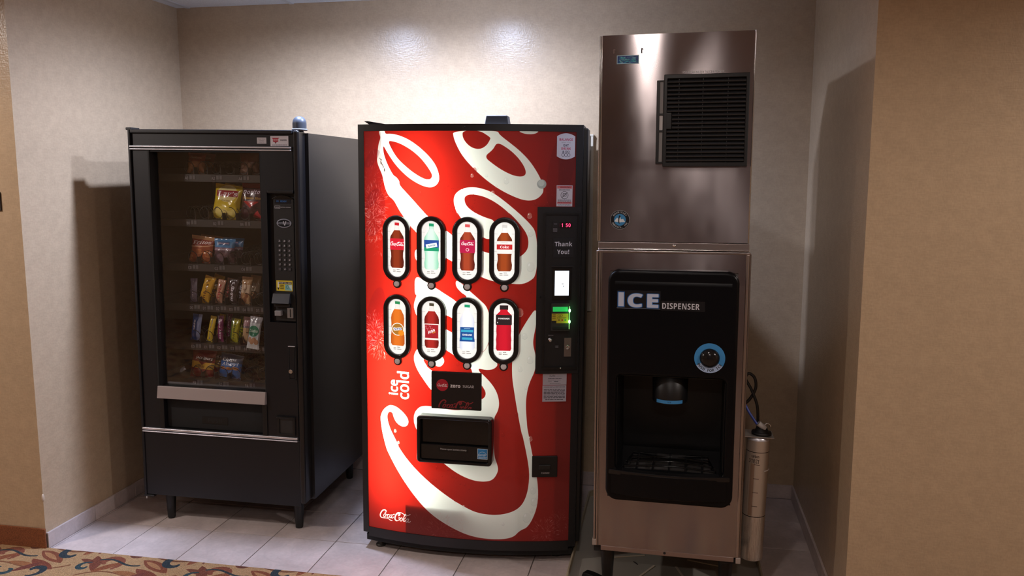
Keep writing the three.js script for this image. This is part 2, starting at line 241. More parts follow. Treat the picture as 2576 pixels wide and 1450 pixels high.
// put a top-level thing at local coordinates of a machine
function placeIn(p, o, u, v, d, rx = 0, ry = 0, rz = 0) {
  const m = pose(new THREE.Object3D(), p).matrix, l = new THREE.Matrix4().compose(new THREE.Vector3(u, v, d), new THREE.Quaternion().setFromEuler(new THREE.Euler(rx, ry, rz, 'YXZ')), new THREE.Vector3(1, 1, 1));
  m.clone().multiply(l).decompose(o.position, o.quaternion, o.scale); return o;
}
const M_inner = std(lin(0.013, 0.011, 0.010), 0.75), M_tray = std(lin(0.028, 0.025, 0.024), 0.45), M_coil = std(lin(0.012, 0.012, 0.012), 0.35);
const snack = pose(thing('snack_vending_machine', 'black glass-front snack vending machine with keypad and tapered legs', 'vending machine'), SNACK);
{
  const S = snack, W = 0.818, T = 1.862;
  part('cabinet', merge(span(0.0, 0.03, 0.15, 1.852, -0.80, -0.075), span(0.80, 0.832, 0.15, 1.852, -0.80, -0.075), span(0.03, 0.80, 0.15, 1.852, -0.80, -0.77), span(0.03, 0.80, 1.82, 1.852, -0.77, -0.075), span(0.03, 0.80, 0.15, 0.20, -0.77, -0.075)), std(lin(0.015, 0.0135, 0.0135), 0.3), S);
  part('inner_liner', merge(span(0.045, 0.055, 0.60, 1.815, -0.62, -0.08), span(0.645, 0.655, 0.60, 1.815, -0.62, -0.08), span(0.045, 0.655, 0.60, 1.815, -0.63, -0.62), span(0.055, 0.645, 1.80, 1.815, -0.62, -0.08), span(0.055, 0.645, 0.60, 0.61, -0.62, -0.08)), M_inner, S);
  // door frame around the window
  part('door', merge(
    rspan(0.0, 0.012, 0.135, T, -0.075, 0.006, 0.004), rspan(0.012, 0.096, 0.455, 1.79, -0.075, -0.004, 0.002), rspan(0.012, 0.79, 1.845, T, -0.075, 0.006, 0.004), span(0.012, 0.79, 1.79, 1.846, -0.075, -0.006),
    span(0.638, 0.79, 1.59, 1.79, -0.075, 0), span(0.638, 0.664, 0.455, 1.59, -0.075, 0), span(0.664, 0.79, 0.455, 1.005, -0.075, 0), span(0.664, 0.79, 1.005, 1.59, -0.075, -0.022), span(0.096, 0.638, 1.768, 1.79, -0.075, -0.002)), M_darkPaint, S);
  part('door_edge', rspan(0.79, W, 0.15, T, -0.075, 0.002, 0.010, 4), std(lin(0.012, 0.011, 0.012), 0.3), S);
  part('kick_panel', rspan(0.004, 0.795, 0.136, 0.456, -0.075, 0, 0.006), M_darkPaint, S);
  part('window_lip', merge(span(0.094, 0.1005, 0.672, 1.77, -0.06, 0.001), span(0.633, 0.64, 0.672, 1.77, -0.06, -0.001), span(0.1, 0.634, 1.762, 1.77, -0.06, -0.002)), M_matte, S);
  part('window_pane', box(0.535, 1.1, 0.004), std(0xffffff, 0.03, 0, { transmission: 1, thickness: 0, ior: 1.55, specularIntensity: 1 }), S, 0.367, 1.217, -0.033, 'smoked reflecting glass pane');
  for (const [v, h] of [[1.7855, 0.0075], [1.7735, 0.006]]) part('trim_strip', rspan(0.006, 0.785, v - h / 2, v + h / 2, -0.006, 0.007, 0.003), M_alu, S, 0, 0, 0, 'bright metal trim strip');
  for (const [v, h] of [[0.4655, 0.011], [0.4525, 0.0055]]) part('trim_strip', rspan(0.006, 0.787, v - h / 2, v + h / 2, -0.006, 0.009, 0.003), M_alu, S, 0, 0, 0, 'bright metal trim strip');
  // delivery hatch
  const bar = part('hatch_bar', rspan(-0.27, 0.27, -0.029, 0.029, -0.012, 0.012, 0.003), std(lin(0.40, 0.345, 0.34), 0.5, 0.25), S, 0.368, 0.648, 0.006, 'satin grey bar above the delivery hatch'); bar.rotation.x = -0.18;
  part('hatch_surround', merge(rspan(0.098, 0.122, 0.47, 0.62, -0.05, 0.006, 0.004), rspan(0.616, 0.640, 0.47, 0.62, -0.05, 0.006, 0.004), span(0.012, 0.64, 0.455, 0.472, -0.05, 0.0), span(0.1, 0.64, 0.618, 0.675, -0.05, -0.012)), M_black, S);
  const flap = part('hatch_flap', rspan(0.122, 0.616, 0.472, 0.62, -0.045, -0.022, 0.004), M_matte, S);
  card('push_lettering', flap, 0.30, 0.43, 0.50, 0.535, -0.022, printMat(256, 72, (g, w, h) => { g.fillStyle = '#0b0b0c'; g.fillRect(0, 0, w, h); text(g, 'PUSH', w / 2, h / 2, 58, '#1d1d20'); }, 0.5));
  // stickers on the header
  card('sticker', S, 0.622, 0.6665, 1.802, 1.829, -0.006, printMat(128, 80, (g, w, h) => { g.fillStyle = '#c9c6cc'; g.fillRect(0, 0, w, h); text(g, 'Never Throw', w / 2, 20, 16, '#77747c', 'normal', 'sans-serif', 'center', 110); text(g, 'Packages', w / 2, 40, 16, '#77747c', 'normal'); text(g, 'Away, Inc.', w / 2, 60, 16, '#77747c', 'normal'); }), 'small grey text sticker');
  const st = card('sticker', S, 0.686, 0.770, 1.792, 1.836, -0.005, printMat(256, 136, (g, w, h) => { g.fillStyle = '#dcdae2'; g.fillRect(0, 0, w, h); g.fillStyle = '#b33a4a'; g.beginPath(); g.moveTo(18, 24); g.lineTo(128, 24); g.lineTo(112, 40); g.lineTo(112, 78); g.lineTo(94, 78); g.lineTo(74, 96); g.lineTo(54, 78); g.lineTo(36, 78); g.lineTo(36, 40); g.closePath(); g.fill(); text(g, 'VEND', 74, 52, 26, '#e5c3c8'); g.fillStyle = '#222'; g.beginPath(); g.moveTo(62, 88); g.lineTo(86, 88); g.lineTo(74, 104); g.fill(); bars(g, 140, 44, 92, 2, 14, 8, '#55525c'); bars(g, 24, 116, 208, 1, 10, 8, '#55525c'); }), 'white sticker with red crest'); st.rotation.z = 0.012;
  // control column
  part('control_hood', rspan(0.668, 0.79, 1.585, 1.600, -0.02, 0.006, 0.004), M_black, S);
  const arch = part('display_arch', extrude((() => { const s = new THREE.Shape(); s.moveTo(-0.05, 0); s.quadraticCurveTo(0, 0.03, 0.05, 0); s.lineTo(0.05, -0.004); s.lineTo(-0.05, -0.004); return s; })(), 0.012, 0.001), M_gloss, S, 0.733, 1.562, -0.022);
  const col = part('control_panel', rspan(0.69, 0.787, 1.01, 1.56, -0.022, -0.006, 0.004), std(lin(0.010, 0.010, 0.011), 0.55), S);
  card('display', S, 0.698, 0.774, 1.541, 1.561, -0.006, std(0xffffff, 0.3, 0, { map: canvas(256, 68, (g, w, h) => { g.fillStyle = '#10151f'; g.fillRect(0, 0, w, h); text(g, '01 READY', 110, 36, 34, '#2b5d93', 'bold', 'monospace'); }), emissive: 0xffffff, emissiveIntensity: 0.5, emissiveMap: canvas(256, 68, (g, w, h) => { g.fillStyle = '#000'; g.fillRect(0, 0, w, h); text(g, '01 READY', 110, 36, 34, '#123a66', 'bold', 'monospace'); }) }), 'dark display with blue characters');
  card('maker_mark', S, 0.697, 0.775, 1.5185, 1.531, -0.006, printMat(256, 42, (g, w, h) => { g.fillStyle = '#121214'; g.fillRect(0, 0, w, h); g.strokeStyle = '#b9b9c2'; g.lineWidth = 4; g.strokeRect(4, 4, 82, 34); text(g, 'CRANE', 45, 22, 20, '#b9b9c2'); text(g, 'NATIONAL VENDORS', 172, 22, 17, '#b9b9c2', 'bold', 'sans-serif', 'center', 158); }));
  const ov = new THREE.Shape(); ov.absellipse(0, 0, 0.035, 0.02, 0, Math.PI * 2);
  part('oval_badge', planarUV(extrude(ov, 0.002, 0.0008, 2, 32)), printMat(256, 146, (g, w, h) => { g.fillStyle = '#8f96a8'; g.fillRect(0, 0, w, h); g.fillStyle = '#161a22'; g.beginPath(); g.ellipse(w / 2, h / 2, w * 0.43, h * 0.40, 0, 0, 7); g.fill(); g.fillStyle = '#8f96a8'; g.fillRect(14, h / 2 - 16, w - 28, 32); text(g, 'SmartV end', w / 2, h / 2, 36, '#1a1f2a', 'bold', 'sans-serif', 'center', 200); text(g, 'V', w / 2 + 12, h / 2 + 2, 96, '#c3c9d8'); }, 0.35, { metalness: 0.3 }), S, 0.7406, 1.4535, -0.006, 'silver oval badge');
  const keys = 'A B C D E F G H J 1 2 3 4 5 6 7 8 9 * 0 #'.split(' ');
  const atlas = canvas(384, 896, (g) => keys.forEach((k, i) => { const x = (i % 3) * 128, y = Math.floor(i / 3) * 128; g.fillStyle = '#2a2a2e'; g.fillRect(x, y, 128, 128); g.fillStyle = '#3d3d42'; g.fillRect(x + 8, y + 8, 112, 112); text(g, k, x + 64, y + 66, 96, i === 18 || i === 20 ? '#66666c' : '#c9c9d2', 'italic bold'); }));
  const M_key = std(0xffffff, 0.5, 0, { map: atlas });
  keys.forEach((k, i) => { const c = i % 3, r = Math.floor(i / 3), g = box(0.0125, 0.0125, 0.004), uv = g.attributes.uv; for (let j = 0; j < uv.count; j++) uv.setXY(j, (c + uv.getX(j)) / 3, 1 - (r + 1 - uv.getY(j)) / 7); part('key', g, M_key, S, 0.7165 + c * 0.0232, 1.3745 - r * 0.0211, -0.005); });
  card('bill_label', S, 0.697, 0.774, 1.149, 1.1965, -0.006, printMat(256, 158, (g, w, h) => { g.fillStyle = '#d9c53a'; g.fillRect(0, 0, w, h); g.fillStyle = '#111'; g.fillRect(34, 20, 208, 32); text(g, 'INSERT BILL HERE', 138, 37, 24, '#eee', 'bold', 'sans-serif', 'center', 196); g.fillRect(22, 20, 16, 100); g.fillStyle = '#111'; g.beginPath(); g.moveTo(10, 108); g.lineTo(50, 108); g.lineTo(30, 146); g.fill(); bars(g, 60, 66, 60, 3, 26, 12, '#2a2a10'); g.fillStyle = '#7fb9bd'; g.fillRect(136, 60, 110, 90); g.fillStyle = '#cfe6e6'; g.beginPath(); g.moveTo(246, 150); g.lineTo(200, 90); g.lineTo(180, 70); g.lineTo(246, 66); g.fill(); g.strokeStyle = '#2d6b70'; g.lineWidth = 6; g.beginPath(); g.ellipse(176, 96, 20, 24, 0.4, 0, 7); g.stroke(); }), 'yellow bill instruction label');
  const bill = part('bill_acceptor', extrude((() => { const s = new THREE.Shape(); s.moveTo(0, 0); s.lineTo(0.035, 0.004); s.lineTo(0.018, 0.046); s.lineTo(0, 0.05); return s; })(), 0.078, 0.002), std(lin(0.018, 0.018, 0.02), 0.45), S, 0.766, 1.092, -0.008); bill.rotation.y = -Math.PI / 2;
  part('bill_mouth', rspan(0.689, 0.766, 1.078, 1.094, -0.01, 0.012, 0.004), M_black, S);
  part('coin_button', rspan(0.693, 0.724, 1.037, 1.0605, -0.006, 0.014, 0.003), std(0x8d8d92, 0.45), S, 0, 0, 0, 'grey square push button');
  const cs = part('coin_slot_plate', rspan(0.749, 0.7765, 1.027, 1.0745, -0.006, 0.003, 0.002), std(0x9a9a9c, 0.35, 0.6), S, 0, 0, 0, 'metal coin slot plate'); part('slot', box(0.004, 0.036, 0.002), M_matte, cs, 0.7645, 1.05, 0.0035);
  // T-handle recess with lock
  const hd = part('handle_recess', merge(span(0.750, 0.754, 0.742, 0.9, 0, 0.003), span(0.781, 0.785, 0.742, 0.9, 0, 0.003), span(0.750, 0.785, 0.742, 0.746, 0, 0.003)), M_matte, S);
  part('handle_cap', rspan(0.751, 0.785, 0.896, 0.9, 0, 0.009, 0.0018), M_alu, hd); part('handle', rspan(0.756, 0.78, 0.75, 0.895, 0, 0.005, 0.002), M_darkPaint, hd);
  part('lock', lathe([[0, 0.004], [0.0035, 0.004], [0.0035, 0.007], [0.009, 0.007], [0.0095, 0.005], [0.0095, 0]], 24).rotateX(Math.PI / 2), M_chrome, hd, 0.7628, 0.783, 0.005, 'round chrome lock');
  const cup = part('coin_return', (() => { const s = roundRect(0.088, 0.092, 0.006); s.holes.push(holeOf(roundRect(0.064, 0.07, 0.004))); return extrude(s, 0.006, 0.002); })(), M_black, S, 0.7325, 0.522, 0);
  part('cup_flap', box(0.064, 0.07, 0.004), std(lin(0.02, 0.02, 0.021), 0.5), cup, 0, 0, 0.001); part('cup_brow', rspan(-0.046, 0.046, 0.038, 0.047, 0, 0.014, 0.004), M_gloss, cup);
  // legs, hinges
  for (const [u, d] of [[0.097, -0.06], [0.757, -0.06], [0.097, -0.72], [0.757, -0.72]]) part('leg', lathe([[0, 0.004], [0.0165, 0.004], [0.018, 0.01], [0.0255, 0.15], [0, 0.15]], 24), M_black, S, u, u < 0.4 ? -0.0008 : 0.0068, d);
  part('hinge', merge(rspan(-0.008, 0.02, T - 0.004, T + 0.008, -0.06, 0.006, 0.003), rspan(-0.006, 0.05, 0.128, 0.136, -0.06, 0.004, 0.002)), M_black, S);
  part('hinge_bolt', merge(cyl(0.004, 0.004, 0.018, 12).translate(0.003, 0.122, -0.008), cyl(0.009, 0.009, 0.003, 16).translate(0.003, 0.131, -0.008)), std(0xbdbdb8, 0.4, 0.6), S, 0, 0, 0, 'pale hinge bolt');
  // trays with coils and tags
  const coil = (() => { const pts = []; for (let i = 0; i <= 13 * 14; i++) { const t = i / 14; pts.push(new THREE.Vector3(0.0285 * Math.sin(t * 2 * Math.PI), 0.0285 * Math.cos(t * 2 * Math.PI), -t * 0.034)); } return new THREE.TubeGeometry(new THREE.CatmullRomCurve3(pts), 13 * 18, 0.0017, 5); })();
  const wide = ['A', 'B', 'C', 'F'], tagTex = {};
  const rows = [['A', 1.646], ['B', 1.436], ['C', 1.226], ['D', 1.034], ['E', 0.846], ['F', 0.668]];
  const names = []; rows.forEach(([r]) => { for (let k = 0; k < 6; k++) names.push(r + k); });
  const tagAtlas = canvas(512, 512, (g) => { g.fillStyle = '#1a1718'; g.fillRect(0, 0, 512, 512); names.forEach((n, i) => { const x = (i % 6) * 85, y = Math.floor(i / 6) * 85; g.fillStyle = '#241f20'; g.fillRect(x, y, 84, 84); text(g, n, x + 42, y + 44, 60, '#8f8b8d', 'normal', 'sans-serif', 'center', 62); }); });
  const M_tag = std(0xffffff, 0.6, 0, { map: tagAtlas }), M_price = std(lin(0.10, 0.095, 0.1), 0.4);
  rows.forEach(([r, v], ri) => {
    const t = part('tray', merge(span(0.06, 0.64, v + 0.014, v + 0.017, -0.55, -0.125), span(0.06, 0.64, v - 0.017, v + 0.017, -0.125, -0.121), span(0.06, 0.063, v + 0.014, v + 0.045, -0.55, -0.125)), M_tray, S);
    for (let k = 0; k < 6; k++) {
      const w = wide.includes(r), u = 0.2075 + 0.0675 * k;
      if (!w || k % 2 === 0) { const g = box(0.024, 0.026, 0.0012), uv = g.attributes.uv, i = names.indexOf(r + k); for (let j = 0; j < uv.count; j++) uv.setXY(j, ((i % 6) * 85 + uv.getX(j) * 84) / 512, 1 - (Math.floor(i / 6) * 85 + 84 - uv.getY(j) * 84) / 512); part('slot_tag', g, M_tag, t, u, v, -0.1203);
        part('price_clip', merge(box(0.0125, 0.017, 0.002, u + 0.022, v + 0.003, -0.120), box(0.0125, 0.017, 0.002, u + 0.0375, v + 0.003, -0.120)), M_price, t); }
      part('coil', coil, M_coil, t, u, v + 0.049, -0.132);
      part('divider', span(u + 0.033, u + 0.0345, v + 0.014, v + 0.05, -0.55, -0.128), M_tray, t);
    }
  });
}
// dome antenna on top
{
  const t = thing('dome_antenna', 'grey dome antenna on top of the snack machine', 'antenna');
  placeIn(SNACK, t, 0.805, 1.8618, -0.045);
  part('base_ring', lathe([[0, 0], [0.0335, 0], [0.0335, 0.006], [0.031, 0.008], [0, 0.008]], 32), std(0x9aa0aa, 0.45), t);
  part('dome', lathe([[0.0305, 0.007], [0.0305, 0.032], [0.029, 0.042], [0.024, 0.052], [0.016, 0.059], [0.008, 0.0615], [0, 0.062]], 36), std(lin(0.055, 0.065, 0.085), 0.42), t);
}
// ---------- snacks ----------
function pillow(w, h, t, sd, crimp = 0.07) {
  const nx = 14, ny = 20, pos = [], uv = [], idx = [], n = noiseTile(8, sd);
  for (const s of [1, -1]) for (let j = 0; j <= ny; j++) for (let i = 0; i <= nx; i++) {
    const a = i / nx, b = j / ny, e = Math.sqrt(Math.max(0, 1 - Math.pow(Math.abs(2 * a - 1), 2.6)));
    const c = b < crimp || b > 1 - crimp ? 0.04 : Math.pow(Math.sin((b - crimp) / (1 - 2 * crimp) * Math.PI), 0.5);
    const wr = (n(a * 5, b * 6) - 0.5) * 0.35 * t * e * c + (b < crimp || b > 1 - crimp ? 0.0012 * Math.sin(a * 60) : 0);
    const inset = 1 - 0.08 * c;
    pos.push((a - 0.5) * w * inset, b * h, s * (t / 2 * e * c) + wr); uv.push(s > 0 ? a : 1 - a, b);
  }
  const base = (nx + 1) * (ny + 1);
  for (let k = 0; k < 2; k++) for (let j = 0; j < ny; j++) for (let i = 0; i < nx; i++) { const a = k * base + j * (nx + 1) + i, b = a + 1, c = a + nx + 1, d = c + 1; if (k === 0) idx.push(a, b, d, a, d, c); else idx.push(a, d, b, a, c, d); }
  const g = new THREE.BufferGeometry(); g.setAttribute('position', new THREE.Float32BufferAttribute(pos, 3)); g.setAttribute('uv', new THREE.Float32BufferAttribute(uv, 2)); g.setIndex(idx); g.computeVertexNormals(); return g;
}
const art = {
  cookies: (g, w, h) => { g.fillStyle = '#a5714f'; g.fillRect(0, 0, w, h); g.fillStyle = '#8c3f36'; g.fillRect(0, 0, w, h * 0.4); text(g, 'Cookies', w / 2, h * 0.22, 44, '#d9b7a6', 'italic bold', 'serif'); for (let k = 0; k < 7; k++) { g.fillStyle = '#b98a62'; g.beginPath(); g.ellipse(30 + rnd() * (w - 60), h * 0.5 + rnd() * h * 0.45, 30, 26, 0, 0, 7); g.fill(); } },
  chipsPale: (g, w, h) => { g.fillStyle = '#8a6a62'; g.fillRect(0, 0, w, h); g.fillStyle = '#6d3f3c'; g.fillRect(0, 0, w, h * 0.45); for (let k = 0; k < 8; k++) { g.fillStyle = '#b08f82'; g.beginPath(); g.ellipse(20 + rnd() * (w - 40), h * 0.5 + rnd() * h * 0.4, 34, 20, rnd() * 3, 0, 7); g.fill(); } },
  potato: (g, w, h) => { g.fillStyle = '#d9bd2e'; g.fillRect(0, 0, w, h); g.fillStyle = '#e6cf5a'; g.beginPath(); g.ellipse(w / 2, h * 0.8, w * 0.46, h * 0.17, 0, 0, 7); g.fill(); g.fillStyle = '#ecd97f'; for (let k = 0; k < 5; k++) { g.beginPath(); g.ellipse(50 + k * 38, h * (0.78 + 0.05 * (k % 2)), 28, 34, k, 0, 7); g.fill(); } g.fillStyle = '#efe0a0'; g.beginPath(); g.arc(w / 2, h * 0.26, w * 0.37, 0, 7); g.fill(); g.fillStyle = '#9c2430'; g.save(); g.translate(w / 2, h * 0.26); g.rotate(-0.08); g.fillRect(-w * 0.4, -h * 0.09, w * 0.8, h * 0.18); text(g, "Lay's", 0, 3, 72, '#f2e6ea', 'italic bold', 'serif'); g.restore(); text(g, 'CLASSIC', w / 2, h * 0.47, 22, '#7a5f12'); },
  tortilla: (g, w, h) => { g.fillStyle = '#43222c'; g.fillRect(0, 0, w, h); g.fillStyle = '#8e2a36'; g.fillRect(0, 0, w, h * 0.13); g.save(); g.translate(w / 2, h * 0.24); g.rotate(-0.05); text(g, 'Doritos', 0, 0, 60, '#cfc3d4', 'italic bold'); g.restore(); text(g, 'Flamin Hot', w / 2, h * 0.41, 34, '#d1a83c', 'italic bold', 'serif'); g.fillStyle = '#b5262c'; g.beginPath(); g.moveTo(40, h * 0.5); g.lineTo(210, h * 0.5); g.lineTo(120, h * 0.68); g.fill(); g.fillStyle = '#c93443'; g.beginPath(); g.moveTo(130, h * 0.92); g.lineTo(240, h * 0.96); g.lineTo(200, h * 0.74); g.fill(); },
  corn: (g, w, h) => { g.fillStyle = '#9c4f32'; g.fillRect(0, 0, w, h); g.fillStyle = '#b98a63'; g.fillRect(0, 0, w, h * 0.14); g.fillStyle = '#8a3629'; g.fillRect(0, h * 0.13, w, h * 0.24); g.save(); g.translate(w * 0.52, h * 0.24); g.rotate(-0.12); text(g, 'Fritos', 0, 0, 64, '#efe6e6', 'italic bold', 'serif'); g.restore(); g.strokeStyle = '#cf9a78'; g.lineWidth = 16; g.beginPath(); g.moveTo(0, h * 0.42); g.quadraticCurveTo(w * 0.6, h * 0.42, w, h * 0.3); g.stroke(); for (let k = 0; k < 22; k++) { g.fillStyle = k % 2 ? '#c07a4e' : '#a85d3b'; g.beginPath(); g.ellipse(rnd() * w, h * 0.52 + rnd() * h * 0.42, 34, 14, rnd() * 3, 0, 7); g.fill(); } },
  miniCookie: (g, w, h) => { g.fillStyle = '#4d86b8'; g.fillRect(0, 0, w, h * 0.46); g.fillStyle = '#8d7386'; g.fillRect(0, h * 0.36, w, h * 0.14); g.fillStyle = '#5a4650'; g.fillRect(0, h * 0.48, w, h * 0.52); g.fillStyle = '#41618c'; g.fillRect(50, h * 0.12, w - 100, h * 0.15); text(g, 'GRANDMAS', w / 2, h * 0.195, 28, '#c9a4ae', 'bold', 'sans-serif', 'center', 140); text(g, 'Chocolate Chip', w / 2, h * 0.43, 28, '#d7cbd2', 'italic bold', 'serif'); for (let k = 0; k < 9; k++) { g.fillStyle = k % 2 ? '#6d535a' : '#7b6470'; g.beginPath(); g.ellipse(rnd() * w, h * 0.6 + rnd() * h * 0.34, 36, 28, 0, 0, 7); g.fill(); } },
  silverBar: (g, w, h) => vert(g, w, h, '#6f6a86', '100 GRAND', '#d3d0e2', 64),
  peanut: (g, w, h) => { vert(g, w, h, '#c99a2c', "m&m's", '#5b3322', 96); },
  caramelBar: (g, w, h) => vert(g, w, h, '#b98a72', 'TWIX', '#a3152f', 96),
  brownCandy: (g, w, h) => vert(g, w, h, '#2a1a22', "m&m's", '#e3dfec', 100),
  cookieSleeve: (g, w, h) => { g.fillStyle = '#b58f68'; g.fillRect(0, 0, w, h); g.fillStyle = '#cdb79f'; g.fillRect(0, h * 0.28, w, h * 0.3); g.strokeStyle = '#7d4a33'; g.lineWidth = 9; g.beginPath(); g.arc(w * 0.45, h * 0.36, 44, 0, 7); g.stroke(); for (let k = 0; k < 6; k++) { g.fillStyle = '#8c5c40'; g.beginPath(); g.ellipse(rnd() * w, h * 0.66 + rnd() * h * 0.3, 46, 40, 0, 0, 7); g.fill(); } },
  blueBox: (g, w, h) => { g.fillStyle = '#2d5296'; g.fillRect(0, 0, w, h); g.fillStyle = '#8ea0cf'; g.fillRect(w * 0.66, 0, w * 0.34, h); g.save(); g.translate(w * 0.36, h * 0.44); g.rotate(-Math.PI / 2); text(g, 'OREO', 0, 0, 60, '#e4e8f4', 'italic bold'); g.restore(); },
  butter: (g, w, h) => vert(g, w, h, '#cfb23a', 'Butterfinger', '#2f4f9a', 62),
  rainbow: (g, w, h) => { vert(g, w, h, '#7a2a5e', 'Baby Ruth', '#e9dbe8', 70); g.fillStyle = '#8c8f9c'; g.fillRect(0, 0, w * 0.24, h * 0.3); },
  limeCandy: (g, w, h) => { vert(g, w, h, '#a8a32a', 'PAYDAY', '#3d5a1c', 74); g.fillStyle = '#56682c'; g.fillRect(0, 0, w * 0.3, h); },
  tanBar: (g, w, h) => { g.fillStyle = '#b89a76'; g.fillRect(0, 0, w, h); g.fillStyle = '#a88288'; g.fillRect(0, 0, w, h * 0.34); g.fillStyle = '#7a6a70'; g.fillRect(0, h * 0.34, w, h * 0.08); text(g, 'MILKY', w / 2, h * 0.16, 46, '#cbb0b2'); },
  greenBiscuit: (g, w, h) => { g.fillStyle = '#c4cbd0'; g.fillRect(0, 0, w, h); g.fillStyle = '#9a9aa2'; g.fillRect(0, 0, w, h * 0.2); g.fillStyle = '#2f7d62'; g.beginPath(); g.ellipse(w * 0.48, h * 0.45, w * 0.42, h * 0.17, 0, 0, 7); g.fill(); text(g, 'Linden', w * 0.48, h * 0.44, 48, '#d5e6de', 'italic bold', 'serif'); for (let k = 0; k < 4; k++) { g.fillStyle = '#b0876a'; g.beginPath(); g.ellipse(60 + k * 46, h * (0.72 + 0.06 * (k % 2)), 44, 32, 0, 0, 7); g.fill(); } },
  jerky: (g, w, h) => { g.fillStyle = '#7a1f22'; g.fillRect(0, 0, w, h); g.fillStyle = '#3d1a1a'; g.beginPath(); g.moveTo(w * 0.2, h * 0.25); g.lineTo(w, h * 0.2); g.lineTo(w * 0.9, h * 0.36); g.lineTo(w * 0.5, h * 0.44); g.fill(); text(g, "JACK LINK'S", w * 0.55, h * 0.26, 34, '#f0eaea', 'italic bold', 'sans-serif', 'center', 180); g.fillStyle = '#c79a3a'; g.fillRect(0, h * 0.37, w, h * 0.2); g.fillStyle = '#7d1d20'; g.beginPath(); g.moveTo(w * 0.3, h * 0.36); g.lineTo(w * 0.7, h * 0.36); g.lineTo(w * 0.5, h * 0.46); g.fill(); text(g, 'BEEF', w / 2, h * 0.51, 34, '#6d3a14'); },
  blueCookie: (g, w, h) => { g.fillStyle = '#2f64a6'; g.fillRect(0, 0, w, h); g.fillStyle = '#4a5468'; g.fillRect(0, 0, w, h * 0.34); g.save(); g.translate(w * 0.45, h * 0.36); g.rotate(-0.14); text(g, 'Chips', 0, -h * 0.12, 60, '#e8ecf4', 'italic bold', 'serif'); text(g, 'Ahoy!', 8, h * 0.06, 66, '#e8ecf4', 'italic bold', 'serif'); g.restore(); g.fillStyle = '#a87046'; for (const [x, y] of [[0.2, 0.62], [0.78, 0.56], [0.5, 0.6]]) { g.beginPath(); g.ellipse(w * x, h * y, 38, 24, 0, 0, 7); g.fill(); } },
};
function vert(g, w, h, bg, s, col, size) { g.fillStyle = bg; g.fillRect(0, 0, w, h); g.save(); g.translate(w / 2, h * 0.5); g.rotate(-Math.PI / 2); text(g, s, 0, 0, size, col, 'bold', 'sans-serif', 'center', h * 0.8); g.restore(); }
const foil = {}; for (const k of Object.keys(art)) foil[k] = std(0xffffff, 0.24, 0, { map: canvas(256, 384, art[k]), clearcoat: 0.6, clearcoatRoughness: 0.12 });
// [art, name, label, u0, u1, v0, v1, thickness, lean sideways, rows behind]
const SN = [
  ['cookies', 'snack_bag', 'brown cookie bag in the topmost tray, nearer the hinge side', 0.18, 0.275, 1.664, 1.762, 0.035, -0.06, 1],
  ['chipsPale', 'snack_bag', 'pale brown snack bag in the topmost tray, nearer the keypad', 0.446, 0.545, 1.664, 1.77, 0.035, 0, 1],
  ['potato', 'snack_bag', 'yellow potato chip bag with red banner on its tray', 0.308, 0.446, 1.454, 1.618, 0.045, -0.12, 1],
  ['tortilla', 'snack_bag', 'dark red tortilla chip bag beside the yellow chip bag', 0.443, 0.572, 1.454, 1.625, 0.045, -0.03, 1],
  ['corn', 'snack_bag', 'orange corn chip bag with cursive white lettering', 0.178, 0.3, 1.244, 1.372, 0.04, -0.1, 1],
  ['miniCookie', 'snack_bag', 'blue-topped cookie bag beside the orange corn chip bag', 0.302, 0.408, 1.244, 1.362, 0.04, -0.03, 1],
  ['silverBar', 'candy_pack', 'silver lilac candy pack in the slot marked D0', 0.176, 0.214, 1.053, 1.168, 0.022, 0.04, 0],
  ['peanut', 'candy_pack', 'yellow candy pack with brown lettering, leaning sideways', 0.236, 0.292, 1.052, 1.185, 0.026, -0.27, 1],
  ['caramelBar', 'candy_pack', 'tan candy bar with red lettering, leaning sideways', 0.313, 0.352, 1.053, 1.168, 0.02, -0.17, 1],
  ['brownCandy', 'candy_pack', 'dark brown candy pack with bold white lettering', 0.372, 0.424, 1.052, 1.172, 0.026, -0.06, 1],
  ['cookieSleeve', 'candy_pack', 'tan cookie sleeve with a round emblem', 0.438, 0.492, 1.052, 1.185, 0.028, -0.07, 1],
  ['blueBox', 'candy_pack', 'blue and lilac biscuit pack in the slot marked E0', 0.178, 0.226, 0.868, 0.995, 0.026, -0.08, 0],
  ['butter', 'candy_pack', 'slim yellow bar with blue lettering', 0.264, 0.296, 0.864, 0.99, 0.02, -0.15, 1],
  ['rainbow', 'candy_pack', 'purple and silver candy bar between yellow bars', 0.312, 0.343, 0.864, 0.992, 0.022, 0.03, 1],
  ['limeCandy', 'candy_pack', 'yellow-green candy bar beside the purple bar', 0.378, 0.425, 0.864, 0.982, 0.024, -0.1, 1],
  ['tanBar', 'candy_pack', 'tan bar with pinkish upper half', 0.44, 0.48, 0.864, 0.992, 0.02, -0.05, 1],
  ['greenBiscuit', 'candy_pack', 'white biscuit pack with green oval hanging over the tray edge', 0.497, 0.56, 0.852, 1.005, 0.026, -0.1, 0],
  ['jerky', 'snack_bag', 'red jerky bag with yellow band in the lowest tray', 0.158, 0.283, 0.655, 0.82, 0.034, -0.12, 1],
  ['blueCookie', 'snack_bag', 'bright blue cookie bag in the lowest tray', 0.308, 0.432, 0.688, 0.805, 0.036, -0.12, 0],
];
